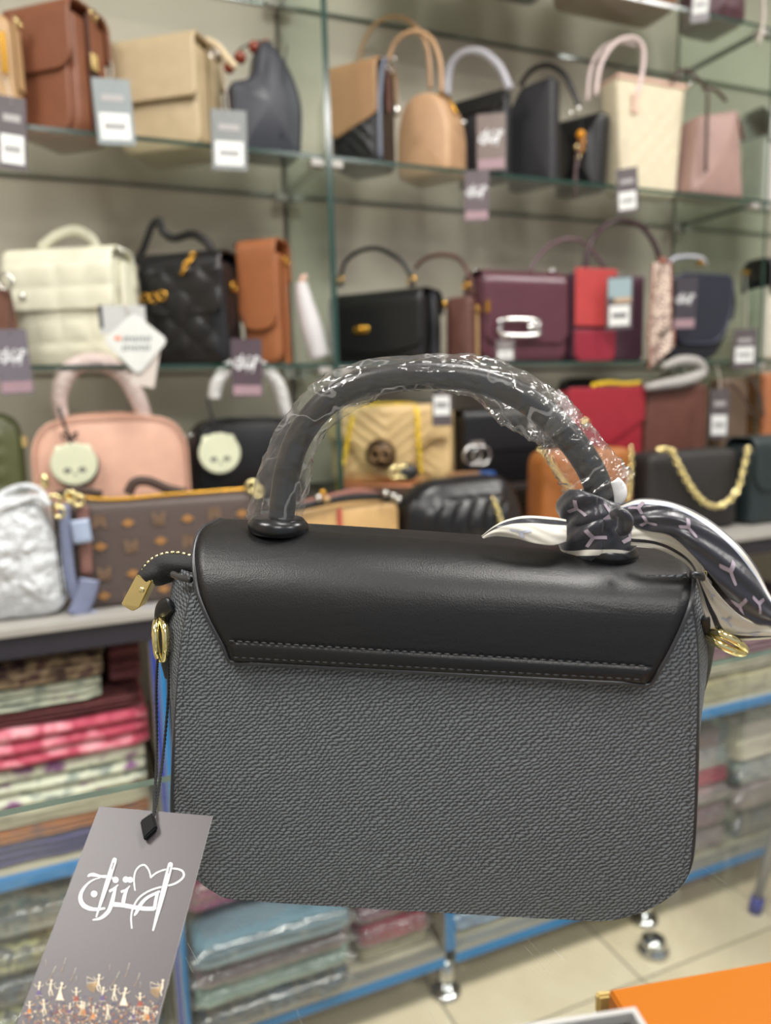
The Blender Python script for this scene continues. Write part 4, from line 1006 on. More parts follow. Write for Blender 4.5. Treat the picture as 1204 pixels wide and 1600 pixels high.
hp(b, [(1050, 128, -.02), (1060, 112, -.02), (1074, 110, -.02), (1090, 124, -.03), (1104, 142), (1104, 190), (1102, 268)], .0045, DBRN, ly=-b.d/2-.018); hp(b, [(1098, 138), (1118, 142), (1134, 158)], .0045, DBRN, ly=-.02)
hp(b, [(1150, 180), (1156, 200), (1160, 220)], .005, BRS, 'side_strap', ly=.0); ring('ring', b.loc(1152, 200, 0), .008, .0018, GOLD, b.o)

# ---------- middle row
b = Bag('shoulder_bag', 'brown suede bag cut off at the left edge of the middle row', 'handbag', -90, 20, 36, 435, S2)
prism('body', bevelrect(b.w, b.h, .02, .04, b.w*.8), b.d, leather('brown_suede', (104, 68, 52), .8), b.o, r=.015, bulge=.006); ring('ring', b.loc(8, 440, -.02), .014, .003, SILV, b.o)
b = Bag('quilted_bag', 'ivory quilted flap bag with silver twist clasp, middle row', 'handbag', 18, 178, 214, 386, S2, d=.09)
prism('body', bevelrect(b.w, b.h*.96, .02, .02), b.d, IVO, b.o, r=.012, bulge=.006, dispf=qsq(.055, .045, .004), n=70, rings=16)
flap(b.o, b.w+.006, b.d+.006, b.h, .52, IVO, rc=.012, r=.028, th=.006, dispf=qsq(.06, .05, .004))
for k in range(4): tube('side_fold', [(b.w/2+.004, -b.d*.4+b.d*.27*k, .01), (b.w/2+.008, -b.d*.3+b.d*.2*k, b.h*.5), (b.w/2+.003, -b.d*.1+b.d*.07*k, b.h*.9)], .006, IVO, b.o, seg=8)
hp(b, [(62, 388), (88, 368), (118, 360), (142, 372), (150, 388)], .010, IVO, 'folded_strap', ly=.01, flat=.5)
V, F = G_box(-.02, .02, -.006, .002, -.010, .010, .003); cl = newobj('clasp', V, F, SILV, b.o, False); cl.location = b.loc(40, 464); ball('clasp_knob', (0, -.010, 0), .007, SILV, cl)
ring('ring', b.loc(184, 394, -.02), .009, .002, SILV, b.o)
b = Bag('quilted_bag', 'black quilted flap bag with gold chain letters and folded black handle', 'handbag', 218, 346, 384, 392, S2, d=.075)
prism('body', bevelrect(b.w*1.04, b.h*.95, .02, .02, b.w*.94), b.d*1.1, BLS, b.o, r=.015, bulge=.006, dispf=qdia(.07, .006), n=70, rings=16)
flap(b.o, b.w*.96, b.d+.006, b.h, .55, BLS, rc=.014, r=.028, th=.006, dispf=qdia(.08, .006))
hp(b, [(212, 412), (224, 388), (238, 352), (250, 347), (254, 362), (272, 372), (300, 366), (322, 378), (332, 392)], .0085, BLK, 'handle', ly=-.01, flat=.4)
for k, (x, y) in enumerate(((226, 466), (240, 466), (253, 462))): ring('clasp_ring', b.loc(x, y, -b.d/2-.014), .009, .003, DGOLD, b.o)
chain(b.o, [b.loc(284, 428, -b.d/2-.016), b.loc(292, 412, -b.d/2-.014), b.loc(304, 396, -b.d/2-.006)], .016, .003, DGOLD); ring('ring', b.loc(365, 448, 0), .010, .0025, DGOLD, b.o, 'x')
b = Bag('saddle_bag', 'cognac crossbody bag with rounded flap behind the black quilted bag', 'handbag', 376, 432, 456, 382, S2, Yf=1.575, d=.05)
prism('body', bevelrect(b.w, b.h*.95, .03, .02), b.d, COG, b.o, r=.01, bulge=.004); flap(b.o, b.w+.004, b.d, b.h, .72, COG, rc=.04, r=.02, over=.010, th=.005); sidestrap(b, COG, .022, hw=DGOLD, z0=.0, z1=.9); hp(b, [(366, 385), (385, 378), (410, 376)], .005, BRND, 'strap', ly=0, flat=.5)
# wrapped strap standing beside it
c = at(482, 550, 1.62); ws = thing('wrapped_strap', 'white paper wrapped bag strap standing beside the cognac bag', 'bag strap', (c[0], 1.60, S2), -.2)
tube('roll', [(.018, 0, .012), (.004, 0, .07), (-.010, 0, .13), (-.016, 0, .17)], [.021, .024, .019, .013], plain('white_wrap_paper', (208, 204, 206), .6, nscale=80, nstr=.6, ndist=.003), ws, seg=14); tube('strap_end', [(-.016, 0, .165), (-.013, -.004, .178), (-.004, -.004, .182)], .007, PINKT, ws, seg=8)
b = Bag('top_handle_bag', 'black top handle flap bag with oval gold turn lock', 'handbag', 516, 655, 690, 450, S2)
prism('body', bevelrect(b.w, b.h*.96, .012, .015), b.d, BLK, b.o, r=.012, bulge=.004); flap(b.o, b.w+.004, b.d, b.h, .78, BLK, rc=.02, r=.03, pointy=.012); sidestrap(b, leather('grey_black_side', (60, 62, 70), .3), .03, z0=.02)
for k in (-1, 1): tube('side_fold', [(b.w/2+.004, k*.02, .01), (b.w/2+.010, k*.012, b.h*.5), (b.w/2+.004, k*.004, b.h*.9)], .006, BLK, b.o, seg=8)
hp(b, [(532, 432), (540, 408), (562, 392), (588, 388), (612, 398), (630, 412), (642, 432)], .0052, BLK, ly=-.01, flat=.6)
for x in (531, 643):
    rg = ring('ring', b.loc(x, 438, -.01), .009, .0028, DGOLD, b.o); V, F = G_box(-.008, .008, -.004, .004, -.014, -.004, .001); q = newobj('loop', V, F, BLK, rg, False); q.location = b.loc(x, 438, -.01)
V, F = G_ball((0, 0, 0), 1, 20, 10, (.022, .004, .011)); cl = newobj('turn_lock', V, F, DGOLD, b.o); cl.location = b.loc(564, 515, -b.d/2-.009); ball('lock_knob', (0, -.004, 0), .006, DGOLD, cl, s=(1, .8, 1.5))
b = Bag('top_handle_bag', 'small cocoa brown bag squeezed between the black turn lock bag and the burgundy bag', 'handbag', 694, 736, 748, 462, S2, Yf=1.58, d=.04)
prism('body', bevelrect(b.w, b.h, .012, .015, b.w*.94), b.d, BRS, b.o, r=.01, bulge=.004); sidestrap(b, TAN, .012, z0=.0, z1=.85, hw=DGOLD)
hp(b, [(648, 420), (664, 404), (690, 398), (715, 404), (732, 428), (738, 462)], .005, BRS, ly=.0, flat=.6)
ring('ring', b.loc(728, 446, -.02), .008, .0026, DGOLD, b.o); blob(b, 693, 476, .007, .010, DGOLD, 'stud'); V, F = G_box(-.005, .005, -.002, .002, -.015, .012, .001); newobj('gold_tab', V, F, DGOLD, b.o, False).location = b.loc(762, 478, 0)
b = Bag('shoulder_bag', 'glossy burgundy bag with oblong silver buckle bar, middle row', 'handbag', 752, 888, 888, 428, S2, Yf=1.585, d=.09, rot='front')
prism('body', bevelrect(b.w, b.h*.97, .035, .02), min(b.d, .09), BUR, b.o, r=.012, bulge=.006); b.d = min(b.d, .09); flap(b.o, b.w*.96, b.d, b.h, .80, BUR, rc=.03, r=.03)
q0_ = b.loc(812, 512, -b.d/2-.020); mb = MB(); hw_, hh_ = .048, .017
mb.add(*G_tube([(-hw_, 0, hh_), (hw_, 0, hh_), (hw_*1.08, 0, 0), (hw_, 0, -hh_), (-hw_, 0, -hh_), (-hw_*1.08, 0, 0)], .005, seg=8, closed=True, sub=4, flat=.5, up=(0, 1, 0))); q = mb.obj('silver_buckle', SILV, b.o); q.location = q0_; V, F = G_ball((.035, 0, 0), .012, 12, 8, (1.2, .4, 1)); newobj('buckle_knob', V, F, SILV, q)
hp(b, [(826, 426), (840, 402), (858, 384), (882, 374), (905, 376), (925, 392), (944, 418)], .005, leather('plum_handle', (96, 70, 78), .3), ly=-.02)
blob(b, 742, 424, .010, .006, SILV, 'stud', .01, 0); blob(b, 862, 424, .014, .006, SILV, 'stud', .01, 0)
b = Bag('shoulder_bag', 'coral red and plum two tone bag with tall dark arched handle', 'handbag', 894, 1008, 1008, 424, S2, Yf=1.585, d=.07, rot='front')
PLM = leather('plum_leather', (74, 48, 62), .35)
prism('body', bevelrect(b.w, b.h*.96, .02, .01), b.d, PLM, b.o, r=.01, bulge=.003)
xm = b.loc(960, 500).x; box('red_flap', -b.w/2, xm, -b.d/2-.012, -b.d/2-.006, b.h*.38, b.h*1.0, RED, b.o, .002); prism('red_pocket', [(x+(-b.w/2+xm)/2, z) for x, z in bevelrect(xm+b.w/2, b.h*.34, .025, .004)], .008, CRI, b.o, r=.003, ycen=-b.d/2-.008)
hp(b, [(914, 425), (918, 392), (936, 360), (966, 344), (998, 352), (1020, 378), (1032, 412)], .0062, leather('dark_plum_handle', (66, 40, 50), .25), ly=-.01)
b = Bag('saddle_bag', 'night blue saddle bag with rounded flap and tag on its front', 'handbag', 1046, 1142, 1142, 428, S2, Yf=1.585, d=.08, rot='front')
oo = rpoly([(-b.w/2, b.h*.12), (-b.w*.42, 0), (b.w*.28, 0), (b.w/2, b.h*.38), (b.w/2, b.h*.97), (-b.w/2, b.h*.97)], [.03, .04, .06, .05, .02, .02]); prism('body', oo, b.d, NV2, b.o, r=.010, bulge=.004, n=60)
oo2 = [(x*.86, b.h*.97-(b.h*.97-z)*.80) for x, z in oo]; prism('front_flap', oo2, .010, leather('night_blue_flap', (40, 43, 56), .3), b.o, r=.004, ycen=-b.d/2-.008); tube('flap_piping', [(x*1.02, -b.d/2-.012, z) for x, z in resample(oo2, 30)], .003, leather('blue_grey_piping', (64, 70, 88), .3), b.o, seg=6, closed=True, sub=1)
hp(b, [(1046, 412), (1052, 404), (1075, 401), (1096, 404), (1100, 414)], .006, plain('pale_grey_wrap', (176, 178, 188), .35), ly=0)
V, F = G_box(-.010, .010, -.006, .006, -.006, .006, .002); newobj('gold_clip', V, F, DGOLD, b.o, False).location = b.loc(1094, 411, -.01); V, F = G_box(-.011, .011, -.006, .006, -.006, .006, .002); newobj('gold_clip', V, F, DGOLD, b.o, False).location = b.loc(1164, 426, 0)
hp(b, [(1140, 440, .02), (1146, 470, .03), (1142, 500, .03)], .006, BLK, 'side_strap', ly=.02)
# hanging patterned scarf
SCF2 = cloth('speckled_cream_satin', [(96, 60, 58), (200, 178, 162), (222, 206, 190), (110, 74, 70)], 75, 'flower', .5); EDG = plain('rust_scarf_border', (140, 84, 70), .5)
c = at(1030, 480, 1.535); s2 = thing('hanging_scarf', 'speckled cream silk scarf hanging from the tall dark handle over the shelf edge', 'scarf', c, -.5)
def sc(px, py, yy=1.535):
    p = at(px, py, yy)-c; q = Matrix.Rotation(.5, 3, 'Z') @ Vector(p); return q
def scs(A_, B_, A2, B2, dy):
    def S(u, v):
        t = u; l = sc(*A_, 1.535+dy).lerp(sc(*A2, 1.535+dy), t); r = sc(*B_, 1.535+dy).lerp(sc(*B2, 1.535+dy), t); p = l.lerp(r, v); return (p.x, p.y-.006*math.sin(v*PI*2.2+u*3), p.z)
    return S
mi = [1 if (j == 0 or j >= 11) else 0 for i in range(20) for j in range(12)]
for S_, nm in ((scs((1018, 412), (1048, 408), (1010, 532), (1050, 510), 0), 'upper_fold'), (scs((1012, 528), (1052, 512), (1012, 580), (1054, 540), .006), 'lower_fold')):
    o = sheet(nm, S_, 20, 12, [SCF2, EDG], s2, .001, mi=mi)
V, F = G_ball(sc(1034, 408), .012, 12, 8, (1, .8, .8)); newobj('knot', V, F, EDG, s2)
# bags beyond the right divider
for (L, R, top, z, lab, m, h2) in ((1199, 1290, 400, S2, 'cream and charcoal bag partly hidden beyond the right divider, middle row', leather('bone_leather', (200, 196, 180)), None), (1200, 1300, 170, S1, 'pale bag beyond the right divider, upper row', leather('pale_leather', (196, 190, 184)), None)):
    b = Bag('shoulder_bag', lab, 'handbag', L, R, R, top, z, 1.60, d=.09, rot='front'); prism('body', bevelrect(b.w, b.h*.7, .02, .02), b.d, m, b.o, r=.012, bulge=.005)
    flap(b.o, b.w, b.d, b.h*.95, .35, BLK2 if z == S2 else m, rc=.02, r=.03); chain(b.o, [(-b.w*.45, -b.d/2-.01, b.h*.9), (-b.w*.3, -b.d/2-.02, b.h*.75), (-b.w*.1, -b.d/2-.01, b.h*.85)], .014, .0022, SILV)

# ---------- back of the cabinet top, on the riser
YB = 1.535
b = Bag('camera_bag', 'olive green puffy bag at the left edge behind the white bag', 'handbag', -90, 28, 40, 645, RISE, YB)
prism('body', bevelrect(b.w, b.h, .03, .05), b.d, OLV, b.o, r=.02, bulge=.008, dispf=lambda x, z: .006*abs(math.sin(z*90))**.6, n=60, rings=14)
V, F = G_box(-.004, .004, -.004, .004, -.01, .01, .001); newobj('zip_pull', V, F, GOLD, b.o, False).location = b.loc(38, 690, 0)
b = Bag('bowling_bag', 'peach bowling bag with film wrapped arched handle and panda charm', 'handbag', 46, 293, 293, 650, RISE, YB, d=.11, rot='front')
prism('body', bowl(b.w, b.h), b.d, PCH, b.o, r=.014, bulge=.008, n=70); tube('front_piping', [(x*.985, -b.d/2-.004, z*.985+.002) for x, z in resample(bowl(b.w, b.h), 50)], .0025, PCH, b.o, seg=6, closed=True, sub=1)
tube('zip', [(-b.w*.4, 0, b.h*.78), (-b.w*.25, 0, b.h*.99), (b.w*.25, 0, b.h*.99), (b.w*.42, 0, b.h*.78)], .005, plain('zip_peach', (196, 150, 128), .6), b.o, seg=6)
H1 = plain('pink_cloudy_wrap', (206, 188, 182), .3, nscale=90, nstr=.9, ndist=.006)
hp(b, [(98, 655), (92, 620), (104, 585), (130, 567), (165, 568), (195, 590), (215, 622), (228, 658)], [.012, .015, .018, .017, .018, .016, .017, .013], H1, 'wrapped_handle', ly=-.02, seg=14)
b2 = Bag('bowling_bag', 'black bowling bag with white wrapped handle and panda charm', 'handbag', 301, 470, 470, 652, RISE, YB, d=.11, rot='front')
prism('body', bowl(b2.w, b2.h), b2.d, BLK, b2.o, r=.014, bulge=.008, n=70); tube('front_piping', [(x*.985, -b2.d/2-.004, z*.985+.002) for x, z in resample(bowl(b2.w, b2.h), 50)], .0025, BLK, b2.o, seg=6, closed=True, sub=1)
H2 = plain('white_cloudy_wrap', (208, 208, 206), .3, nscale=90, nstr=.9, ndist=.006)
hp(b2, [(334, 625), (340, 596), (360, 574), (385, 568), (412, 576), (436, 604), (448, 652)], [.012, .014, .014, .013, .014, .014, .012], H2, 'wrapped_handle', ly=-.02, seg=14)
ring('ring', b2.loc(299, 686, 0), .008, .002, SILV, b2.o)
PAN = plain('panda_cream', (216, 220, 190), .35); PBL = plain('panda_black', (40, 40, 42), .4); PGR = plain('panda_grey', (110, 110, 104), .5)
def panda(bb, px, py, R, label, bow):
    loc = bb.c+Matrix.Rotation(bb.rz, 3, 'Z') @ bb.loc(px, py, -bb.d/2-.030)
    t = thing('panda_charm', label, 'charm', loc, bb.rz+.1)
    prism('face', [(R*math.cos(a)*1.02, R*math.sin(a)*.98) for a in [2*PI*k/32 for k in range(32)]], .006, PAN, t, r=.002); prism('backing', [(R*1.03*math.cos(a)+.003, R*1.03*math.sin(a)-.004) for a in [2*PI*k/32 for k in range(32)]], .006, PBL, t, r=.002, ycen=.0075)
    for s_ in (-1, 1):
        V, F = G_ball((s_*R*.60, .003, R*.66), R*.22, 12, 8, (1, .25, 1)); newobj('ear', V, F, PAN, t); V, F = G_ball((s_*R*.32, -.0032, -R*.28), R*.16, 12, 8, (1.1, .12, .8)); newobj('eye_patch', V, F, PGR, t)
    V, F = G_ball((0, -.0032, -R*.48), R*.07, 8, 6, (1, .3, .7)); newobj('nose', V, F, PBL, t)
    tube('cord', [(-.002, 0, R*.9), (-.006, .0, R*1.35), (-.012, .004, R*1.95), (bow, .012, R*2.6)], .003, BSTR, t); 
    for s_ in (-1, 1): tube('bow_loop', [(-.004, -.002, R*1.2), (s_*.012-.004, -.006, R*1.45), (s_*.010-.006, -.004, R*1.15), (-.004, -.002, R*1.2)], .0028, BSTR, t, flat=.6)
    return t
panda(b, 116, 725, .040, 'round cream panda face charm hanging on the peach bag', -.016); panda(b2, 343, 708, .041, 'round cream panda face charm hanging on the black bowling bag', -.014)

b = Bag('quilted_bag', 'sand chevron quilted flap bag with yellow gold chain and bronze emblem', 'handbag', 519, 690, 706, 630, RISE+.02, YB, d=.07, rot=14)
zz = float(at(610, 757, b.c.y-.04)[2])
b.c.z = zz; b.o.location.z = zz; b.h = float(at(610, 630, b.c.y)[2])-zz
def chev(x, z): return .005*abs(math.sin(PI*(z+abs(x)*.75)/.028))**.5
prism('body', bevelrect(b.w, b.h*.97, .03, .03), b.d, BGE, b.o, r=.016, bulge=.004, dispf=chev, n=80, rings=22)
fw = b.w
def chf(x, z): return chev(x, -z*1.0+.2)
flp = rpoly([(-b.w*.5, b.h*.56), (-b.w*.30, b.h*.52), (-b.w*.16, b.h*.10), (b.w*.16, b.h*.10), (b.w*.30, b.h*.52), (b.w*.5, b.h*.56), (b.w*.48, b.h*.98), (-b.w*.48, b.h*.98)], [.01, .03, .06, .06, .03, .01, .02, .02])
prism('flap', flp, .012, BGE, b.o, r=.004, bulge=.002, dispf=lambda x, z: .004*abs(math.sin(PI*(z-abs(x)*.75)/.030))**.5, n=90, rings=22, ycen=-b.d/2-.012)
V, F = G_tube([(0, 0, 0), (0, -.004, 0)], .037, seg=28, sub=1, up=(0, 0, 1)); em = newobj('emblem', V, F, plain('dark_bronze', (84, 66, 48), .45, .5), b.o); em.location = b.loc(595, 710, -b.d/2-.022)
for sx in (-.011, .011): V, F = G_ring((sx, -.0055, 0), .014, .003, 'y', 18, 6); newobj('interlocking_ring', V, F, plain('pale_bronze', (164, 132, 96), .35, .6), em)
V, F = G_ring((0, -.004, 0), .034, .003, 'y', 28, 6); newobj('rim', V, F, plain('mid_bronze', (120, 96, 66), .35, .7), em)
chain(b.o, [b.loc(527, 764, -b.d/2-.03), b.loc(538, 715, -b.d/2-.028), b.loc(550, 655, -b.d/2-.022), b.loc(566, 634, -.03), b.loc(600, 632, -.03), b.loc(640, 632, -.03), b.loc(650, 640, -b.d/2-.02), b.loc(653, 690, -b.d/2-.028), b.loc(658, 740, -b.d/2-.03)], .0125, .0027, YGOLD)
# flat peach pouch it stands on
po = thing('flat_pouch', 'terracotta flat pouch lying under the sand chevron bag', 'pouch', (b.c.x, b.c.y, RISE), b.rz)
V, F = G_box(-b.w*.42, b.w*.30, -.055, .05, .0004, zz-RISE-.0006, .008); newobj('pouch_body', V, F, leather('terracotta_leather', (190, 128, 92)), po)
b = Bag('top_handle_bag', 'black flap bag with round silver double ring clasp behind the pleated bag', 'handbag', 724, 872, 872, 640, RISE, YB, d=.08, rot='front')
prism('body', bevelrect(b.w, b.h*.97, .02, .02), b.d, BLK, b.o, r=.012, bulge=.004); flap(b.o, b.w, b.d, b.h, .55, BLK, rc=.02, r=.02)
for sx in (-7, 7): ring('clasp_ring', b.loc(745+sx, 712, -b.d/2-.014), .022, .004, SILV, b.o)
V, F = G_box(-.016, .016, -.003, .003, -.004, .004, .001); newobj('clasp_bar', V, F, SILV, b.o, False).location = b.loc(745, 692, -b.d/2-.012)
V, F = G_ball((0, 0, 0), .007, 10, 8); newobj('stud', V, F, SILV, b.o).location = b.loc(828, 668)
c = at(733, 742, 1.47); bx = thing('blue_box', 'small tan and blue box between the chevron bag and the black bag', 'box', (c[0], 1.47, TOP3), -.4)
hz = float(c[2])-TOP3+.006
V, F = G_box(-.05, .022, -.02, .02, .0004, hz, .001); newobj('carton', V, F, leather('tan_carton', (150, 110, 76)), bx, False); V, F = G_box(.022, .055, -.0205, .0205, .0004, hz, .001); newobj('blue_end', V, F, plain('blue_card', (30, 80, 150), .5), bx, False)
b = Bag('clutch_bag', 'red envelope clutch with yellow gold chain behind the film wrapped handle', 'handbag', 885, 1003, 1003, 605, RISE, YB, d=.045, rot='front')
prism('body', bevelrect(b.w, b.h*.97, .006, .008), b.d, WINE, b.o, r=.006, bulge=.002)
V = [(-b.w/2, 0, b.h), (b.w/2, 0, b.h), (b.w/2, 0, b.h*.62), (-b.w*.05, 0, b.h*.30), (-b.w/2, 0, b.h*.52)]; prism('envelope_flap', rpoly([(v[0], v[2]) for v in V][::-1], .006), .004, WINE, b.o, r=.0015, ycen=-b.d/2-.005)
chain(b.o, [b.loc(925, 602, -.01), b.loc(950, 598, -.012), b.loc(975, 600, -.012), b.loc(1000, 598, -.01)], .014, .0028, YGOLD); V, F = G_ball(b.loc(914, 662), .014, 14, 8, (1, .4, 1)); newobj('gold_button', V, F, GOLD, b.o)
blk = Bag('shoulder_bag', 'small black bag peeking over the red clutch', 'handbag', 893, 930, 930, 590, RISE, 1.70, d=.05, rot='front'); prism('body', bevelrect(blk.w*1.4, blk.h, .02, .03), blk.d, BLK, blk.o, r=.01, bulge=.004)
b = Bag('tote_bag', 'reddish chestnut tote with grey film wrapped handle hanging over the front', 'handbag', 1008, 1106, 1106, 600, RISE, YB, d=.08, rot='front')
prism('body', bevelrect(b.w, b.h, .015, .02, b.w*.98), b.d, CHS, b.o, r=.012, bulge=.005)
hp(b, [(1008, 606), (1040, 600), (1072, 594), (1096, 582), (1088, 566), (1060, 564), (1034, 574)], [.009, .014, .016, .014, .014, .013, .008], plain('grey_cloudy_wrap', (168, 164, 160), .3, nscale=90, nstr=.9, ndist=.006), 'wrapped_handle', ly=-b.d/2-.015, seg=12)
b = Bag('shoulder_bag', 'tall taupe brown bag with dark strap near the right photo edge', 'handbag', 1130, 1166, 1166, 590, RISE, YB, d=.06, rot='front'); prism('body', bevelrect(b.w*1.1, b.h, .015, .02), b.d, leather('taupe_leather', (98, 80, 64)), b.o, r=.012, bulge=.005); hp(b, [(1140, 596, -.05), (1160, 620, -.055), (1176, 650, -.055)], .006, DBRN, 'strap', flat=.5)
b = Bag('shoulder_bag', 'rust brown leather bag cut off by the right photo edge', 'handbag', 1192, 1290, 1290, 582, RISE, YB, d=.08, rot='front'); prism('body', bevelrect(b.w, b.h, .015, .02), b.d, leather('rust_leather', (166, 104, 66)), b.o, r=.012, bulge=.005); hp(b, [(1168, 584, -.05), (1184, 610, -.055), (1192, 650, -.055)], .007, DBRN, 'strap', flat=.5)

# ---------- front row on the cabinet top
YF = 1.225
FW = plain('white_crinkled_film', (206, 210, 214), .22, spec=.6, coat=.3, nscale=38, nstr=1.0, ndist=.02)
b = Bag('drawstring_bag', 'white crinkled film wrapped bag with looped handles at the left edge', 'handbag', -70, 100, 101, 772, TOP3, YF, d=.09, rot=8)
prism('body', rpoly([(-b.w*.52, 0), (b.w*.50, 0), (b.w*.52, b.h*.35), (b.w*.36, b.h), (-b.w*.4, b.h)], [.02, .035, .05, .03, .03]), b.d, FW, b.o, r=.02, bulge=.01, n=80, rings=18, dispf=lambda x, z: .006*abs(noise.noise(Vector((x*30, z*30, 1))))+.004*abs(noise.noise(Vector((x*70, z*50, 5)))))
hp(b, [(-30, 800), (0, 774), (32, 760), (58, 764), (76, 784)], .005, FW, ly=-.02); hp(b, [(-30, 820), (5, 796), (36, 782), (62, 778), (78, 790)], .005, FW, ly=-.045)
tube('side_cord', [b.loc(82, 782), b.loc(88, 850), b.loc(98, 930)], .0015, BSTR, b.o); V, F = G_ball((0, 0, 0), .006, 10, 8, (1, 1, 2)); newobj('gold_tip', V, F, GOLD, b.o).location = b.loc(70, 752, -.02)
MON = plain('dark_brown_monogram_canvas', (84, 72, 68), .5)
b = Bag('zip_pouch', 'dark brown zip bag printed with pale tan emblems and flowers behind the white bag', 'handbag', 118, 400, 402, 772, TOP3, YF, d=.07, rot=-2)
prism('body', bevelrect(b.w, b.h*.98, .012, .012), b.d, MON, b.o, r=.010, bulge=.003)
zp = tube('zip', [b.loc(100, 776, -.03), b.loc(180, 780, -.03), b.loc(260, 773, -.03), b.loc(330, 768, -.03), b.loc(385, 764, -.03)], .0032, DGOLD, b.o, seg=6); ring('zip_ring', b.loc(394, 760, -.035), .009, .003, GOLD, zp); ring('zip_ring', b.loc(402, 768, -.035), .008, .003, GOLD, zp)
FT = plain('tan_print', (158, 114, 66), .5); FT2 = plain('faded_tan_print', (120, 96, 76), .5)
fmb = MB(); emb = MB()
def lozenge(mb, px, py, w, h, n=8):
    c_ = b.loc(px, py, -b.d/2-.0043); V = [(c_.x+w*math.cos(2*PI*k/n)*(1 if k % 2 == 0 else .72), c_.y, c_.z+h*math.sin(2*PI*k/n)*(1 if k % 2 == 0 else .72)) for k in range(n)]; newobj('flower_print', V, [tuple(range(n))], FT, b.o, False)
for (x, y) in ((200, 817), (293, 810), (378, 802), (157, 854), (251, 845), (335, 838), (208, 896), (300, 888), (163, 931), (256, 920)): lozenge(fmb, x, y, .0105, .0072)
for i, (x, y) in enumerate(((155, 815), (248, 810), (335, 803), (205, 853), (295, 846), (163, 896), (250, 888), (375, 845), (340, 880), (205, 935))):
    c_ = b.loc(x, y, -b.d/2-.0043); s_ = 1 if i % 2 == 0 else -1; emb = MB()
    for k in (-1, 0, 1):
        V = [(c_.x+k*.0075-.0028, c_.y, c_.z-.010*s_*(1 if k else .6)), (c_.x+k*.0075+.0028, c_.y, c_.z-.010*s_*(1 if k else .6)), (c_.x+k*.006+.0022, c_.y, c_.z+.011*s_), (c_.x+k*.006-.0022, c_.y, c_.z+.011*s_)]
        emb.add(V, [(0, 1, 2, 3)])
    emb.add([(c_.x-.009, c_.y, c_.z+.006*s_), (c_.x+.009, c_.y, c_.z+.006*s_), (c_.x+.009, c_.y, c_.z+.010*s_), (c_.x-.009, c_.y, c_.z+.010*s_)], [(0, 1, 2, 3)]); emb.obj('emblem_print', FT2, b.o, False)

BG = plain('blue_grey_protective_film', (122, 130, 158), .3, nscale=90, nstr=.4, ndist=.003); PB = plain('pale_blue_film', (160, 174, 200), .3)
def strap2(px, nm, r, m, fl=.3, ly=-.048): return tube(nm, [b.loc(x, y, ly) for x, y in px], r, m, b.o, seg=8, sub=5, flat=fl, up=(0, 1, 0))
strap2([(100, 788), (104, 850), (110, 905), (124, 948)], 'film_strap', .008, BG); strap2([(128, 790), (132, 830), (136, 900)], 'side_leather', .009, leather('rose_brown_tab', (128, 92, 84)), ly=-.042); strap2([(124, 812), (130, 848)], 'film_patch', .014, PB, ly=-.052)
strap2([(120, 962), (134, 930), (140, 905)], 'film_corner', .015, BG, ly=-.055); strap2([(140, 958), (180, 962), (240, 950)], 'film_strap', .005, BG, ly=-.055)
for (x, y) in ((85, 782), (92, 800), (110, 776), (122, 782)): ring('ring', b.loc(x, y, -.05), .008, .0026, GOLD, b.o)
strap2([(200, 772), (210, 754), (232, 752), (262, 764), (290, 770)], 'dark_strap', .008, DBRN, ly=.0); strap2([(88, 774), (120, 766), (160, 772)], 'dark_strap', .006, DBRN, ly=-.02)
b = Bag('clutch_bag', 'caramel bag with thin red stripe and studded dark strap, front row', 'handbag', 448, 624, 624, 785, TOP3, YF+.03, d=.08, rot='front')
prism('body', bevelrect(b.w*1.02, b.h, .02, .02), b.d, CBR, b.o, r=.012, bulge=.004); box('red_stripe', -.003, .004, -b.d/2-.0065, -b.d/2-.004, .01, b.h*.97, RED, b.o).location.x = b.loc(530, 800).x
hp(b, [(430, 800, -.05), (480, 790, -.05), (540, 778, -.045), (590, 776, -.04), (620, 782, -.03)], .007, BLK, 'strap', flat=.5); hp(b, [(470, 788), (520, 776), (560, 768), (600, 776)], .006, leather('rosy_strap', (150, 96, 82)), 'inner_strap', ly=-.01, flat=.5)
for (x, y, m) in ((497, 778, SILV), (510, 780, CBR), (602, 770, SILV), (614, 775, SILV), (622, 780, SILV), (504, 770, DGOLD)): V, F = G_ball(b.loc(x, y, -.055), .006, 10, 8); newobj('stud', V, F, m, b.o)
def pleat(x, z): return .010*abs(math.sin(x*95+4*math.sin(z*22)))**.7
b = Bag('pleated_bag', 'puffy black gathered leather bag with knot and short gold chain, front row', 'handbag', 634, 826, 826, 742, TOP3, YF+.03, d=.085, rot='front')
prism('body', rpoly([(-b.w*.48, 0), (b.w*.5, 0), (b.w*.5, b.h*.55), (b.w*.36, b.h*1.0), (-b.w*.3, b.h*.98), (-b.w*.5, b.h*.7)], [.03, .03, .05, .04, .05, .04]), b.d, BLS, b.o, r=.03, bulge=.018, n=90, rings=22, dispf=pleat)
V, F = G_ball((0, 0, 0), .02, 14, 10, (1.1, .8, .8)); newobj('knot', V, F, BLS, b.o).location = b.loc(636, 738, -.05)
for (x, y) in ((617, 738), (630, 737)): ring('ring', b.loc(x, y, -.06), .010, .0028, GOLD, b.o)
chain(b.o, [b.loc(770, 778, -b.d/2-.03), b.loc(778, 800, -b.d/2-.03), b.loc(786, 830, -b.d/2-.03)], .012, .0026, GOLD)
b = Bag('quilted_bag', 'ochre quilted bag with chunky gold chain behind the scarf', 'handbag', 846, 992, 992, 700, TOP3, YF+.07, d=.07, rot='front')
prism('body', bevelrect(b.w, b.h, .02, .03, b.w*.94), b.d, OCH, b.o, r=.014, bulge=.005, dispf=qdia(.035, .004), n=80, rings=20)
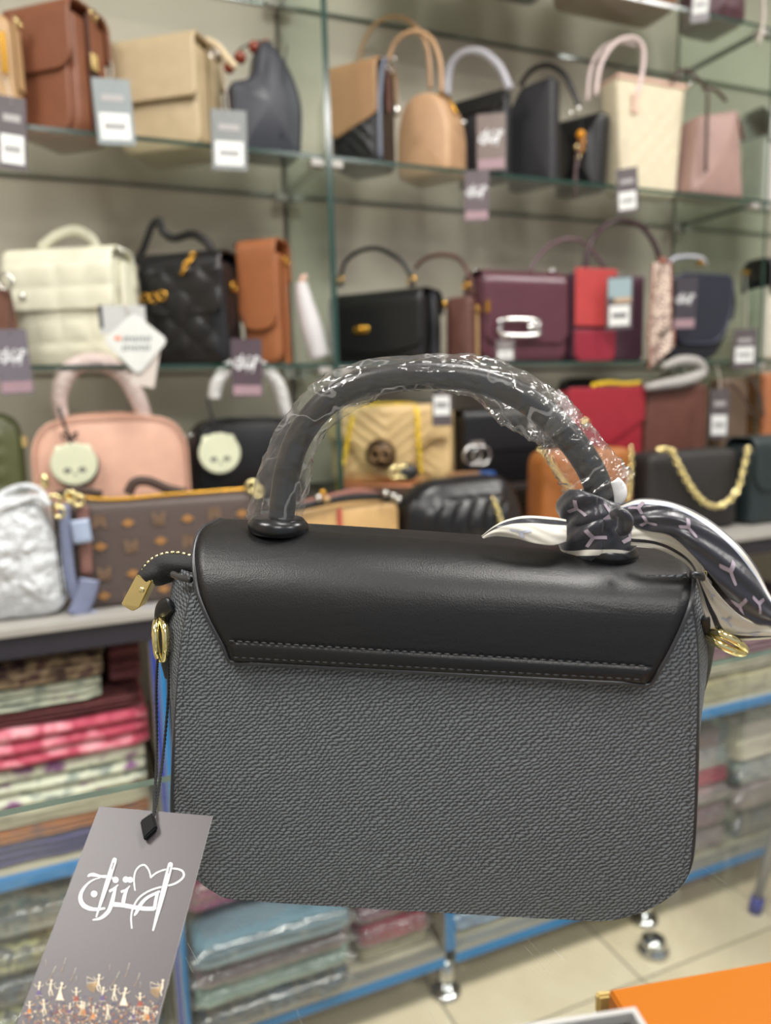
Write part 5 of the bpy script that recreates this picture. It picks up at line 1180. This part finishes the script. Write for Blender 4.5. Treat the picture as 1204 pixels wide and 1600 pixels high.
chain(b.o, [b.loc(842, 702, -b.d/2-.02), b.loc(856, 716, -b.d/2-.02), b.loc(872, 742, -b.d/2-.02), b.loc(892, 766, -b.d/2-.02)], .013, .003, GOLD); chain(b.o, [b.loc(985, 698, -b.d/2-.02), b.loc(985, 735, -b.d/2-.02), b.loc(980, 790, -b.d/2-.02)], .014, .003, GOLD)
b = Bag('shoulder_bag', 'matte black soft bag with draped chunky gold chain, front row right', 'handbag', 1010, 1152, 1152, 702, TOP3, YF+.05, d=.08, rot='front')
prism('body', bevelrect(b.w, b.h, .02, .02, b.w*.96), b.d, leather('matte_black', (34, 32, 32), .6, 60, .8), b.o, r=.018, bulge=.008, n=60)
chain(b.o, [b.loc(x, y, -b.d/2-.022) for x, y in ((1028, 702), (1048, 704), (1058, 724), (1078, 760), (1100, 785), (1126, 790), (1150, 768), (1160, 735), (1168, 700))], .0165, .0036, GOLD)
b = Bag('shoulder_bag', 'dark teal bag with rounded flap at the right photo edge', 'handbag', 1170, 1280, 1280, 682, TOP3, YF+.04, d=.08, rot='front')
prism('body', bevelrect(b.w, b.h*.95, .02, .03), b.d, GRN, b.o, r=.014, bulge=.005); flap(b.o, b.w*.98, b.d, b.h, .6, GRN, rc=.04, r=.025)

# ================================================================= TAGS ON THE BAGS
SKYP = plain('tag_photo_blue', (150, 172, 178), .4); SNDP = plain('tag_photo_sand', (190, 166, 140), .4); PNKP = plain('tag_pink_print', (158, 130, 138), .5); INK = plain('dark_ink', (70, 70, 74), .6)
CALM = None
def calmesh():
    global CALM
    if CALM is None:
        m = MB()
        for r in CALLI:
            if len(r) == 3 and isinstance(r[1], (int, float)) and not isinstance(r[0], list): m.add([((r[0]+r[2]*1.2*math.cos(2*PI*k/8)-580)/900, 0, -(r[1]+r[2]*1.2*math.sin(2*PI*k/8)-420)/900) for k in range(8)], [tuple(range(8))])
            else:
                pts, n, sm = r; Q = cat_rom(pts, 2) if sm else [np.array(p, float) for p in pts]; V = []
                for i, q in enumerate(Q):
                    a = Q[min(i+1, len(Q)-1)]-Q[max(i-1, 0)]; t = a[:2]/(np.linalg.norm(a[:2])+1e-9); nn = np.array((-t[1], t[0]))*(max(q[2], .5)*.5+7)
                    V += [((q[0]+nn[0]-580)/900, 0, -(q[1]+nn[1]-420)/900), ((q[0]-nn[0]-580)/900, 0, -(q[1]-nn[1]-420)/900)]
                m.add(V, [(2*i, 2*i+1, 2*i+3, 2*i+2) for i in range(len(Q)-1)])
        CALM = m
    return CALM
def price_tag(x0, x1, y0, y1, Y, label, kind, sfrom=None, tilt=0, col=None, lab=(.52, .92)):
    c = at((x0+x1)/2, (y0+y1)/2, Y); D = float(np.dot(c-CO, CF)); k = D/FPX; al = math.atan2(c[0], c[1]); w = (x1-x0-5)*k*math.cos(al-YAW); h = (y1-y0-5)*k
    t = thing('price_tag', label, 'tag', c, -al+.0, 'hang tags on the bags')
    co = [bpy.data.objects.new, None]; m = col or (CARD2 if kind != 'logo' else plain('logo_tag_card', (96, 84, 90), .35))
    V, F = G_box(-w/2, w/2, 0, .0012, -h/2, h/2); R_ = Matrix.Rotation(tilt, 4, 'Y'); V = [tuple(R_ @ Vector(v)) for v in V]; card_ = newobj('card', V, F, m, t, False)
    def sub(name, a, b_, c_, d_, mat, e=.0006):
        V, F = G_box(-w/2+w*a, -w/2+w*b_, -e, -.0001, h/2-h*d_, h/2-h*c_); V = [tuple(R_ @ Vector(v)) for v in V]; return newobj(name, V, F, mat, card_, False)
    if kind == 'price':
        sub('heading_print', .2, .8, .24, .34, plain('tag_grey_print', (168, 164, 164), .5)); sub('label', .1, .9, lab[0], lab[1], LABEL); 
        for q in range(7): V, F = G_box(-w*.27+q*w*.08, -w*.27+q*w*.08+w*.045, -.0009, -.0007, h/2-h*(lab[0]+(lab[1]-lab[0])*.62), h/2-h*(lab[0]+(lab[1]-lab[0])*.38)); V = [tuple(R_ @ Vector(v)) for v in V]; newobj('label_print', V, F, INK, card_, False)
    elif kind == 'pic':
        sub('picture_print', .05, .95, .04, .40, SKYP); sub('picture_print', .3, .95, .40, .50, SNDP); sub('label', .1, .9, .55, .93, LABEL); sub('label_print', .22, .78, .70, .78, INK, .0008)
    elif kind == 'logo':
        cm = calmesh(); s_ = w*.86; V = [tuple(R_ @ Vector((v[0]*s_, -.0004, v[2]*s_+h*.08))) for v in cm.V]; newobj('calligraphy', V, cm.F, WHITEP, card_, False); sub('folk_print', .04, .96, .80, .97, PNKP)
    if sfrom:
        pw = Vector(at(sfrom[0], sfrom[1], sfrom[2]+.09))-Vector(c); pl = Matrix.Rotation(al, 3, 'Z') @ pw; tube('string', [pl, pl*.5+Vector((.003, -.002, h*.25)), tuple(R_ @ Vector((0, -.0008, h*.42)))], .0012, BSTR if kind == 'logo' else STR, t, seg=5, sub=4)
    return t
price_tag(-6, 44, 152, 265, 1.50, 'dark price tag with white label at the left edge below the light tan bag', 'price', (2, 110, 1.53), .06)
price_tag(146, 210, 124, 226, 1.50, 'pale blue and grey price tag hanging on the saddle brown bag', 'price', (172, 95, 1.53), -.03, plain('blue_grey_card', (136, 144, 146), .4))
price_tag(328, 388, 172, 266, 1.50, 'grey price tag hanging in front of the slate bag from the cream bag strap', 'price', (344, 100, 1.53), .03, plain('grey_card_b', (128, 132, 132), .4))
price_tag(742, 792, 178, 266, 1.53, 'brown calligraphy tag leaning on the black tote with the grey handle', 'logo', (778, 150, 1.56), .0, plain('brown_glossy_card', (118, 104, 98), .3))
price_tag(723, 766, 266, 346, 1.53, 'dark calligraphy tag hanging just below the upper shelf edge', 'logo', (745, 250, 1.545), .02)
price_tag(960, 999, 262, 334, 1.52, 'small dark tag with white label on the cream woven tote', 'price', (975, 200, 1.545), -.05)
price_tag(-8, 50, 513, 618, 1.50, 'large grey calligraphy tag at the left edge below the brown suede bag', 'logo', (15, 440, 1.52), -.04, plain('grey_logo_card', (108, 102, 110), .35))
price_tag(359, 412, 528, 622, 1.45, 'plum calligraphy tag hanging in front of the white wrapped handle', 'logo', (376, 490, 1.52), .03, plain('plum_card', (82, 68, 76), .35))
price_tag(945, 990, 430, 516, 1.53, 'tag with pale landscape picture and white label on the coral red bag', 'pic', (965, 424, 1.56), .0)
price_tag(1050, 1090, 432, 516, 1.53, 'dark calligraphy tag on the front of the night blue saddle bag', 'logo', (1066, 420, 1.56), .03, plain('dark_logo_card', (62, 58, 66), .35))
price_tag(1142, 1184, 512, 578, 1.52, 'small dark price tag below the gold clip near the right divider', 'price', (1164, 430, 1.53), .0, None, (.45, .85))
price_tag(1106, 1141, 606, 688, 1.44, 'dark tag with white label beside the reddish chestnut tote', 'price', (1118, 570, 1.47), .0)
price_tag(672, 708, 614, 668, 1.42, 'white and grey tag above the sand chevron bag', 'price', (690, 600, 1.45), .0, None, (.05, .66))
price_tag(1078, 1112, -40, 34, 1.53, 'grey tag with white label hanging from the top shelf', 'price', (1090, -60, 1.54), .05, plain('grey_card_c', (120, 116, 120), .4), (.45, .82))
price_tag(772, 806, 528, 566, 1.52, 'faint grey tag hanging under the small cocoa bag', 'price', (762, 500, 1.545), .0, plain('grey_card_d', (112, 104, 104), .4))
V, F = G_ball((0, 0, 0), .008, 10, 8, (1, .5, 1))
# diamond shaped white tag with a second card behind
c = at(212, 532, 1.46); al = math.atan2(c[0], c[1]); dt = thing('diamond_tag', 'white rounded diamond tag with orange dot hanging from the ivory quilted bag', 'tag', c, -al)
kk = float(np.dot(c-CO, CF))/FPX; R0 = 50*kk
prism('card', rpoly([(0, -R0*1.08), (R0*.98, 0), (0, R0*.85), (-R0*.98, 0)], R0*.22), .0016, plain('white_diamond_card', (216, 218, 214), .45), dt, r=.0004)
bc = newobj('back_card', *G_box(.002, .044, .004, .005, -.078, .02), plain('ivory_card', (206, 196, 188), .5), dt, False); bc.rotation_euler = (0, .22, 0)
bd_ = newobj('back_card', *G_box(-.060, .020, .006, .007, .012, .062), plain('grey_white_card', (188, 190, 188), .5), dt, False); V, F = G_box(-.060, -.053, .0052, .0059, .022, .062); newobj('dark_strip', V, F, INK, bd_, False)
V, F = G_ball((0, 0, 0), .005, 12, 6, (1.3, .15, .8)); q = newobj('orange_dot', V, F, plain('orange_dot', (236, 140, 110), .5), dt); q.location = (-.030, -.0014, .004)
for j, (n_, x0_, zz_, ww) in enumerate(((8, -.021, .003, .0035), (8, -.024, -.013, .0028))):
    m = MB()
    for i in range(n_): x_ = x0_+i*.0062; m.add(*G_box(x_, x_+.0042, -.0013, -.0009, zz_-(.004 if i % 3 else .0055), zz_+.002+(.003 if i % 2 else .0015)))
    m.obj('print', plain('grey_ink', (140, 146, 146), .6), dt, False)
tube('string', [(-.008, 0, R0*.8), (-.016, .01, R0*1.3), (-.020, .06, R0*1.8), (-.022, .17, R0*2.0)], .0012, STR, dt, seg=5)

# ================================================================= FOLDED CLOTHS IN THE CABINET
def pack(x0, x1, z0, z1, mat, label, y0=1.235, y1=1.50, layers=3, dz=0, cover=None, grp=None, seed=0, name='folded_cloth', sagl=0, rz=0):
    """folded cloth: rounded stacked folds on the front edge; dz lifts the right end"""
    cx, cy = (x0+x1)/2, (y0+y1)/2; w = x1-x0; dp = y1-y0; h = z1-z0
    t = thing(name, label, 'fabric', (cx, cy, z0), rz, grp)
    def prof(n=30):
        P = [(dp/2, 0), (dp/2, h)]
        P += [(-dp/2+.02, h)]
        for L_ in range(layers):
            for k in range(7):
                a = PI*k/6; zt_l = h*(1-L_/layers); hh = h/layers; P.append((-dp/2+.012-.012*math.sin(a), zt_l-hh*k/6))
        P.append((-dp/2+.02, 0)); return P
    P = prof(); N = len(P); nx = 16; V = []
    for i in range(nx+1):
        u = i/nx; x = (u-.5)*w; end = max(0, 1-min(u, 1-u)*nx)
        for (y, z) in P:
            nzv = noise.noise(Vector((x*18+seed, z*30, y*4))); zz_ = z*(1-.12*end)+h*.04*end+nzv*h*.10*(z/h)+dz*u; yy = y+(.004*nzv if y < 0 else 0)+(.008*end if y < 0 else 0); V.append((x, yy, max(.0004, zz_)))
    F = [tuple(range(N))]+[tuple(nx*N+k for k in reversed(range(N)))]
    for i in range(nx):
        for k in range(N): F.append((i*N+k, (i+1)*N+k, (i+1)*N+(k+1) % N, i*N+(k+1) % N))
    newobj('cloth', V, F, mat, t)
    if cover:
        mb = MB(); nx2, ns = 20, 28; V = []
        for i in range(nx2+1):
            u = i/nx2; x = (u-.5)*(w+.02); e = min(1, min(u, 1-u)*8+.25)
            for k in range(ns):
                a = 2*PI*k/ns; cy_, sz_ = math.cos(a), math.sin(a); yy = math.copysign(abs(cy_)**.5, cy_)*(dp/2+.010); zz_ = h/2+math.copysign(abs(sz_)**.5, sz_)*(h/2+.004)*e
                nn = noise.noise(Vector((x*40, a*3, seed))); V.append((x, yy+nn*.006, max(.0002, zz_+nn*.003*(1 if sz_ > 0 else 0)+dz*u)))
        F = []
        for i in range(nx2):
            for k in range(ns): F.append((i*ns+k, (i+1)*ns+k, (i+1)*ns+(k+1) % ns, i*ns+(k+1) % ns))
        newobj('clear_bag', V, F, PACK, t)
    return t
c_dk = cloth('dark_brown_cloth', [(34, 26, 28), (48, 36, 36), (30, 24, 26)], 30); c_bf = cloth('brown_floral_cloth', [(60, 40, 46), (132, 112, 88), (166, 146, 116), (96, 70, 66)], 28, 'flower'); c_cf = cloth('cream_floral_cloth', [(130, 92, 130), (196, 200, 180), (206, 212, 190), (140, 150, 140)], 22, 'flower')
c_mr = cloth('maroon_cloth', [(70, 30, 38), (110, 60, 60), (64, 34, 40)], 50); c_pk = cloth('rose_floral_cloth', [(222, 160, 168), (208, 122, 136), (166, 58, 80), (186, 84, 102)], 20, 'flower'); c_or = cloth('orange_brown_cloth', [(150, 100, 74), (190, 120, 70), (110, 90, 100)], 40); c_nv = cloth('navy_purple_cloth', [(40, 46, 92), (60, 56, 110), (84, 80, 120)], 20)
c_tl = cloth('teal_grey_cloth', [(74, 96, 104), (120, 136, 136), (150, 150, 140), (84, 100, 108)], 26, 'flower'); c_yl = cloth('yellow_green_cloth', [(130, 132, 84), (70, 74, 60), (172, 170, 120), (60, 60, 66)], 24, 'flower'); c_gy = cloth('charcoal_grey_cloth', [(60, 64, 70), (110, 100, 88), (52, 56, 60), (84, 96, 110)], 24, 'flower'); c_bg = cloth('beige_cloth', [(176, 166, 142), (196, 186, 160), (160, 148, 128)], 24); c_mg = cloth('magenta_cloth', [(126, 36, 86), (150, 50, 104), (104, 30, 74)], 34)
c_bl = cloth('blue_grey_cloth', [(90, 118, 134), (108, 134, 148), (78, 104, 120)], 14); c_mv = cloth('mauve_cloth', [(120, 96, 104), (140, 116, 120), (96, 76, 86)], 26); c_mt = cloth('mint_cloth', [(150, 178, 166), (166, 190, 178), (134, 160, 150)], 18); c_rd = cloth('crimson_cloth', [(160, 30, 66), (140, 28, 58), (180, 60, 90)], 30); c_pl = cloth('plum_cloth', [(98, 42, 72), (120, 60, 90), (76, 34, 60)], 30)
c_sb = cloth('sky_blue_cloth', [(110, 140, 180), (150, 175, 200), (70, 90, 130)], 30, 'flower'); c_tn = cloth('tan_floral_cloth', [(176, 160, 110), (196, 184, 140), (150, 130, 96)], 26, 'flower')
GU = 'folded cloths on the upper cabinet shelf'; GL = 'folded cloths on the lower cabinet shelf'
sh, lo = .4805, .1105
X0 = -.36
def stack(x0, x1, zb, items, grp, y0=1.235, seed=0, **kw):
    z = zb
    for i, it in enumerate(items):
        th, mat, lab = it[:3]; k = dict(kw); k.update(it[3] if len(it) > 3 else {}); xx0 = k.pop('x0', x0); xx1 = k.pop('x1', x1); yy = k.pop('y0', y0)
        pack(xx0, xx1, z+.0008, z+th, mat, lab, y0=yy, grp=grp, seed=seed+i*3.7, **k); z += th*1.04+.001+(.0065 if k.get('cover') else 0)
stack(X0, .078, sh, [(.036, c_nv, 'navy and purple folded cloth at the bottom of the left stack'), (.022, c_or, 'thin orange and brown cloth above the navy one'), (.026, c_bg, 'plain beige folded cloth above the orange one'), (.066, c_cf, 'thick cream floral cloth with purple blooms under the rose cloth'), (.064, c_pk, 'rose red floral folded cloth bulging out of the left stack', {'x1': .086, 'y0': 1.226}), (.020, c_mr, 'thin maroon cloth just above the rose red one'), (.034, c_cf, 'pale cream floral cloth with a pink bloom above the maroon one', {'x1': .02}), (.040, c_bf, 'brown and beige floral cloth near the top of the left stack', {'x1': .025}), (.022, c_dk, 'dark brown cloth on top of the left stack', {'x1': .03, 'y0': 1.27})], GU)
stack(.034, .086, sh+.254, [(.062, c_mr, 'maroon bundle standing right of the brown floral cloth')], GU, y0=1.28)
stack(X0, .076, lo, [(.07, c_gy, 'charcoal cloth in a clear bag at the bottom left'), (.05, c_yl, 'olive yellow cloth on the lower left stack', {'cover': 1}), (.05, c_gy, 'grey cloth in a clear bag above the olive one', {'cover': 1}), (.045, c_yl, 'yellow green cloth in a clear bag', {'cover': 1, 'y0': 1.228}), (.060, c_tl, 'teal grey cloth in a shiny clear bag on top of the lower left stack', {'cover': 1}), (.016, c_dk, 'dark cloth under the blue shelf edge at left', {'y0': 1.26})], GL)
# middle bay, below the bag
stack(.128, .36, lo, [(.045, c_gy, 'grey cloth in clear plastic at the bottom of the second bay', {'cover': 1, 'y0': 1.19, 'x1': .40}), (.032, c_mt, 'mint cloth in clear plastic in the second bay', {'cover': 1, 'y0': 1.19, 'x1': .40}), (.034, c_mv, 'dull mauve cloth between the mint and the blue grey packs', {'cover': 1, 'y0': 1.185, 'x1': .40}), (.050, c_bl, 'blue grey cloth in a shiny clear bag sticking out of the cabinet', {'cover': 1, 'y0': 1.17, 'x1': .40}), (.060, c_mg, 'magenta cloth in a clear bag on top of the blue grey one', {'cover': 1, 'y0': 1.24}), (.04, c_mg, 'second magenta cloth above, behind the hang tag', {'y0': 1.25})], GL)
stack(.44, .585, lo, [(.03, c_bg, 'pale cloth on the cabinet floor right of the blue grey pack', {'y0': 1.24}), (.045, c_rd, 'crimson cloth in a clear bag beside the cabinet post', {'cover': 1}), (.035, c_pl, 'plum cloth above the crimson one', {'cover': 1}), (.030, c_mv, 'mauve cloth above the plum one', {'y0': 1.26}), (.05, c_bg, 'sandy cloth topping the stack beside the post', {'y0': 1.26})], GL)
stack(.635, .87, lo, [(.05, c_sb, 'sky blue floral cloth in a clear bag right of the double post', {'cover': 1}), (.05, c_bl, 'blue grey cloth above the sky blue floral one', {'cover': 1}), (.05, c_nv, 'navy cloth in the third bay', {})], GL)
stack(1.14, 1.38, lo, [(.05, c_mv, 'mauve cloth at the bottom of the right bay', {'cover': 1}), (.05, c_pl, 'plum cloth in shiny plastic in the right bay', {'cover': 1}), (.04, c_mv, 'dusky pink cloth in the right bay', {'cover': 1}), (.035, c_rd, 'dark crimson cloth in the right bay', {}), (.05, c_tl, 'teal grey cloth above the crimson one in the right bay', {'cover': 1}), (.04, c_gy, 'charcoal cloth in the right bay near the shelf', {})], GL)
stack(1.408, 1.605, lo, [(.06, c_gy, 'grey cloth at the far right bottom', {'cover': 1}), (.06, c_mv, 'mauve cloth at the far right', {'cover': 1}), (.05, c_tl, 'teal cloth at the far right', {'cover': 1}), (.05, c_bg, 'beige cloth at the far right', {})], GL)
stack(1.145, 1.60, sh, [(.05, c_tn, 'tan floral cloth on the blue edged shelf at right', {'cover': 1}), (.035, c_bg, 'light beige cloth on the right shelf', {}), (.04, c_mv, 'mauve cloth under the scarf end at right', {}), (.04, c_tn, 'sand coloured cloth on the right shelf', {}), (.05, c_dk, 'dark cloth at the top of the right shelf', {})], GU)
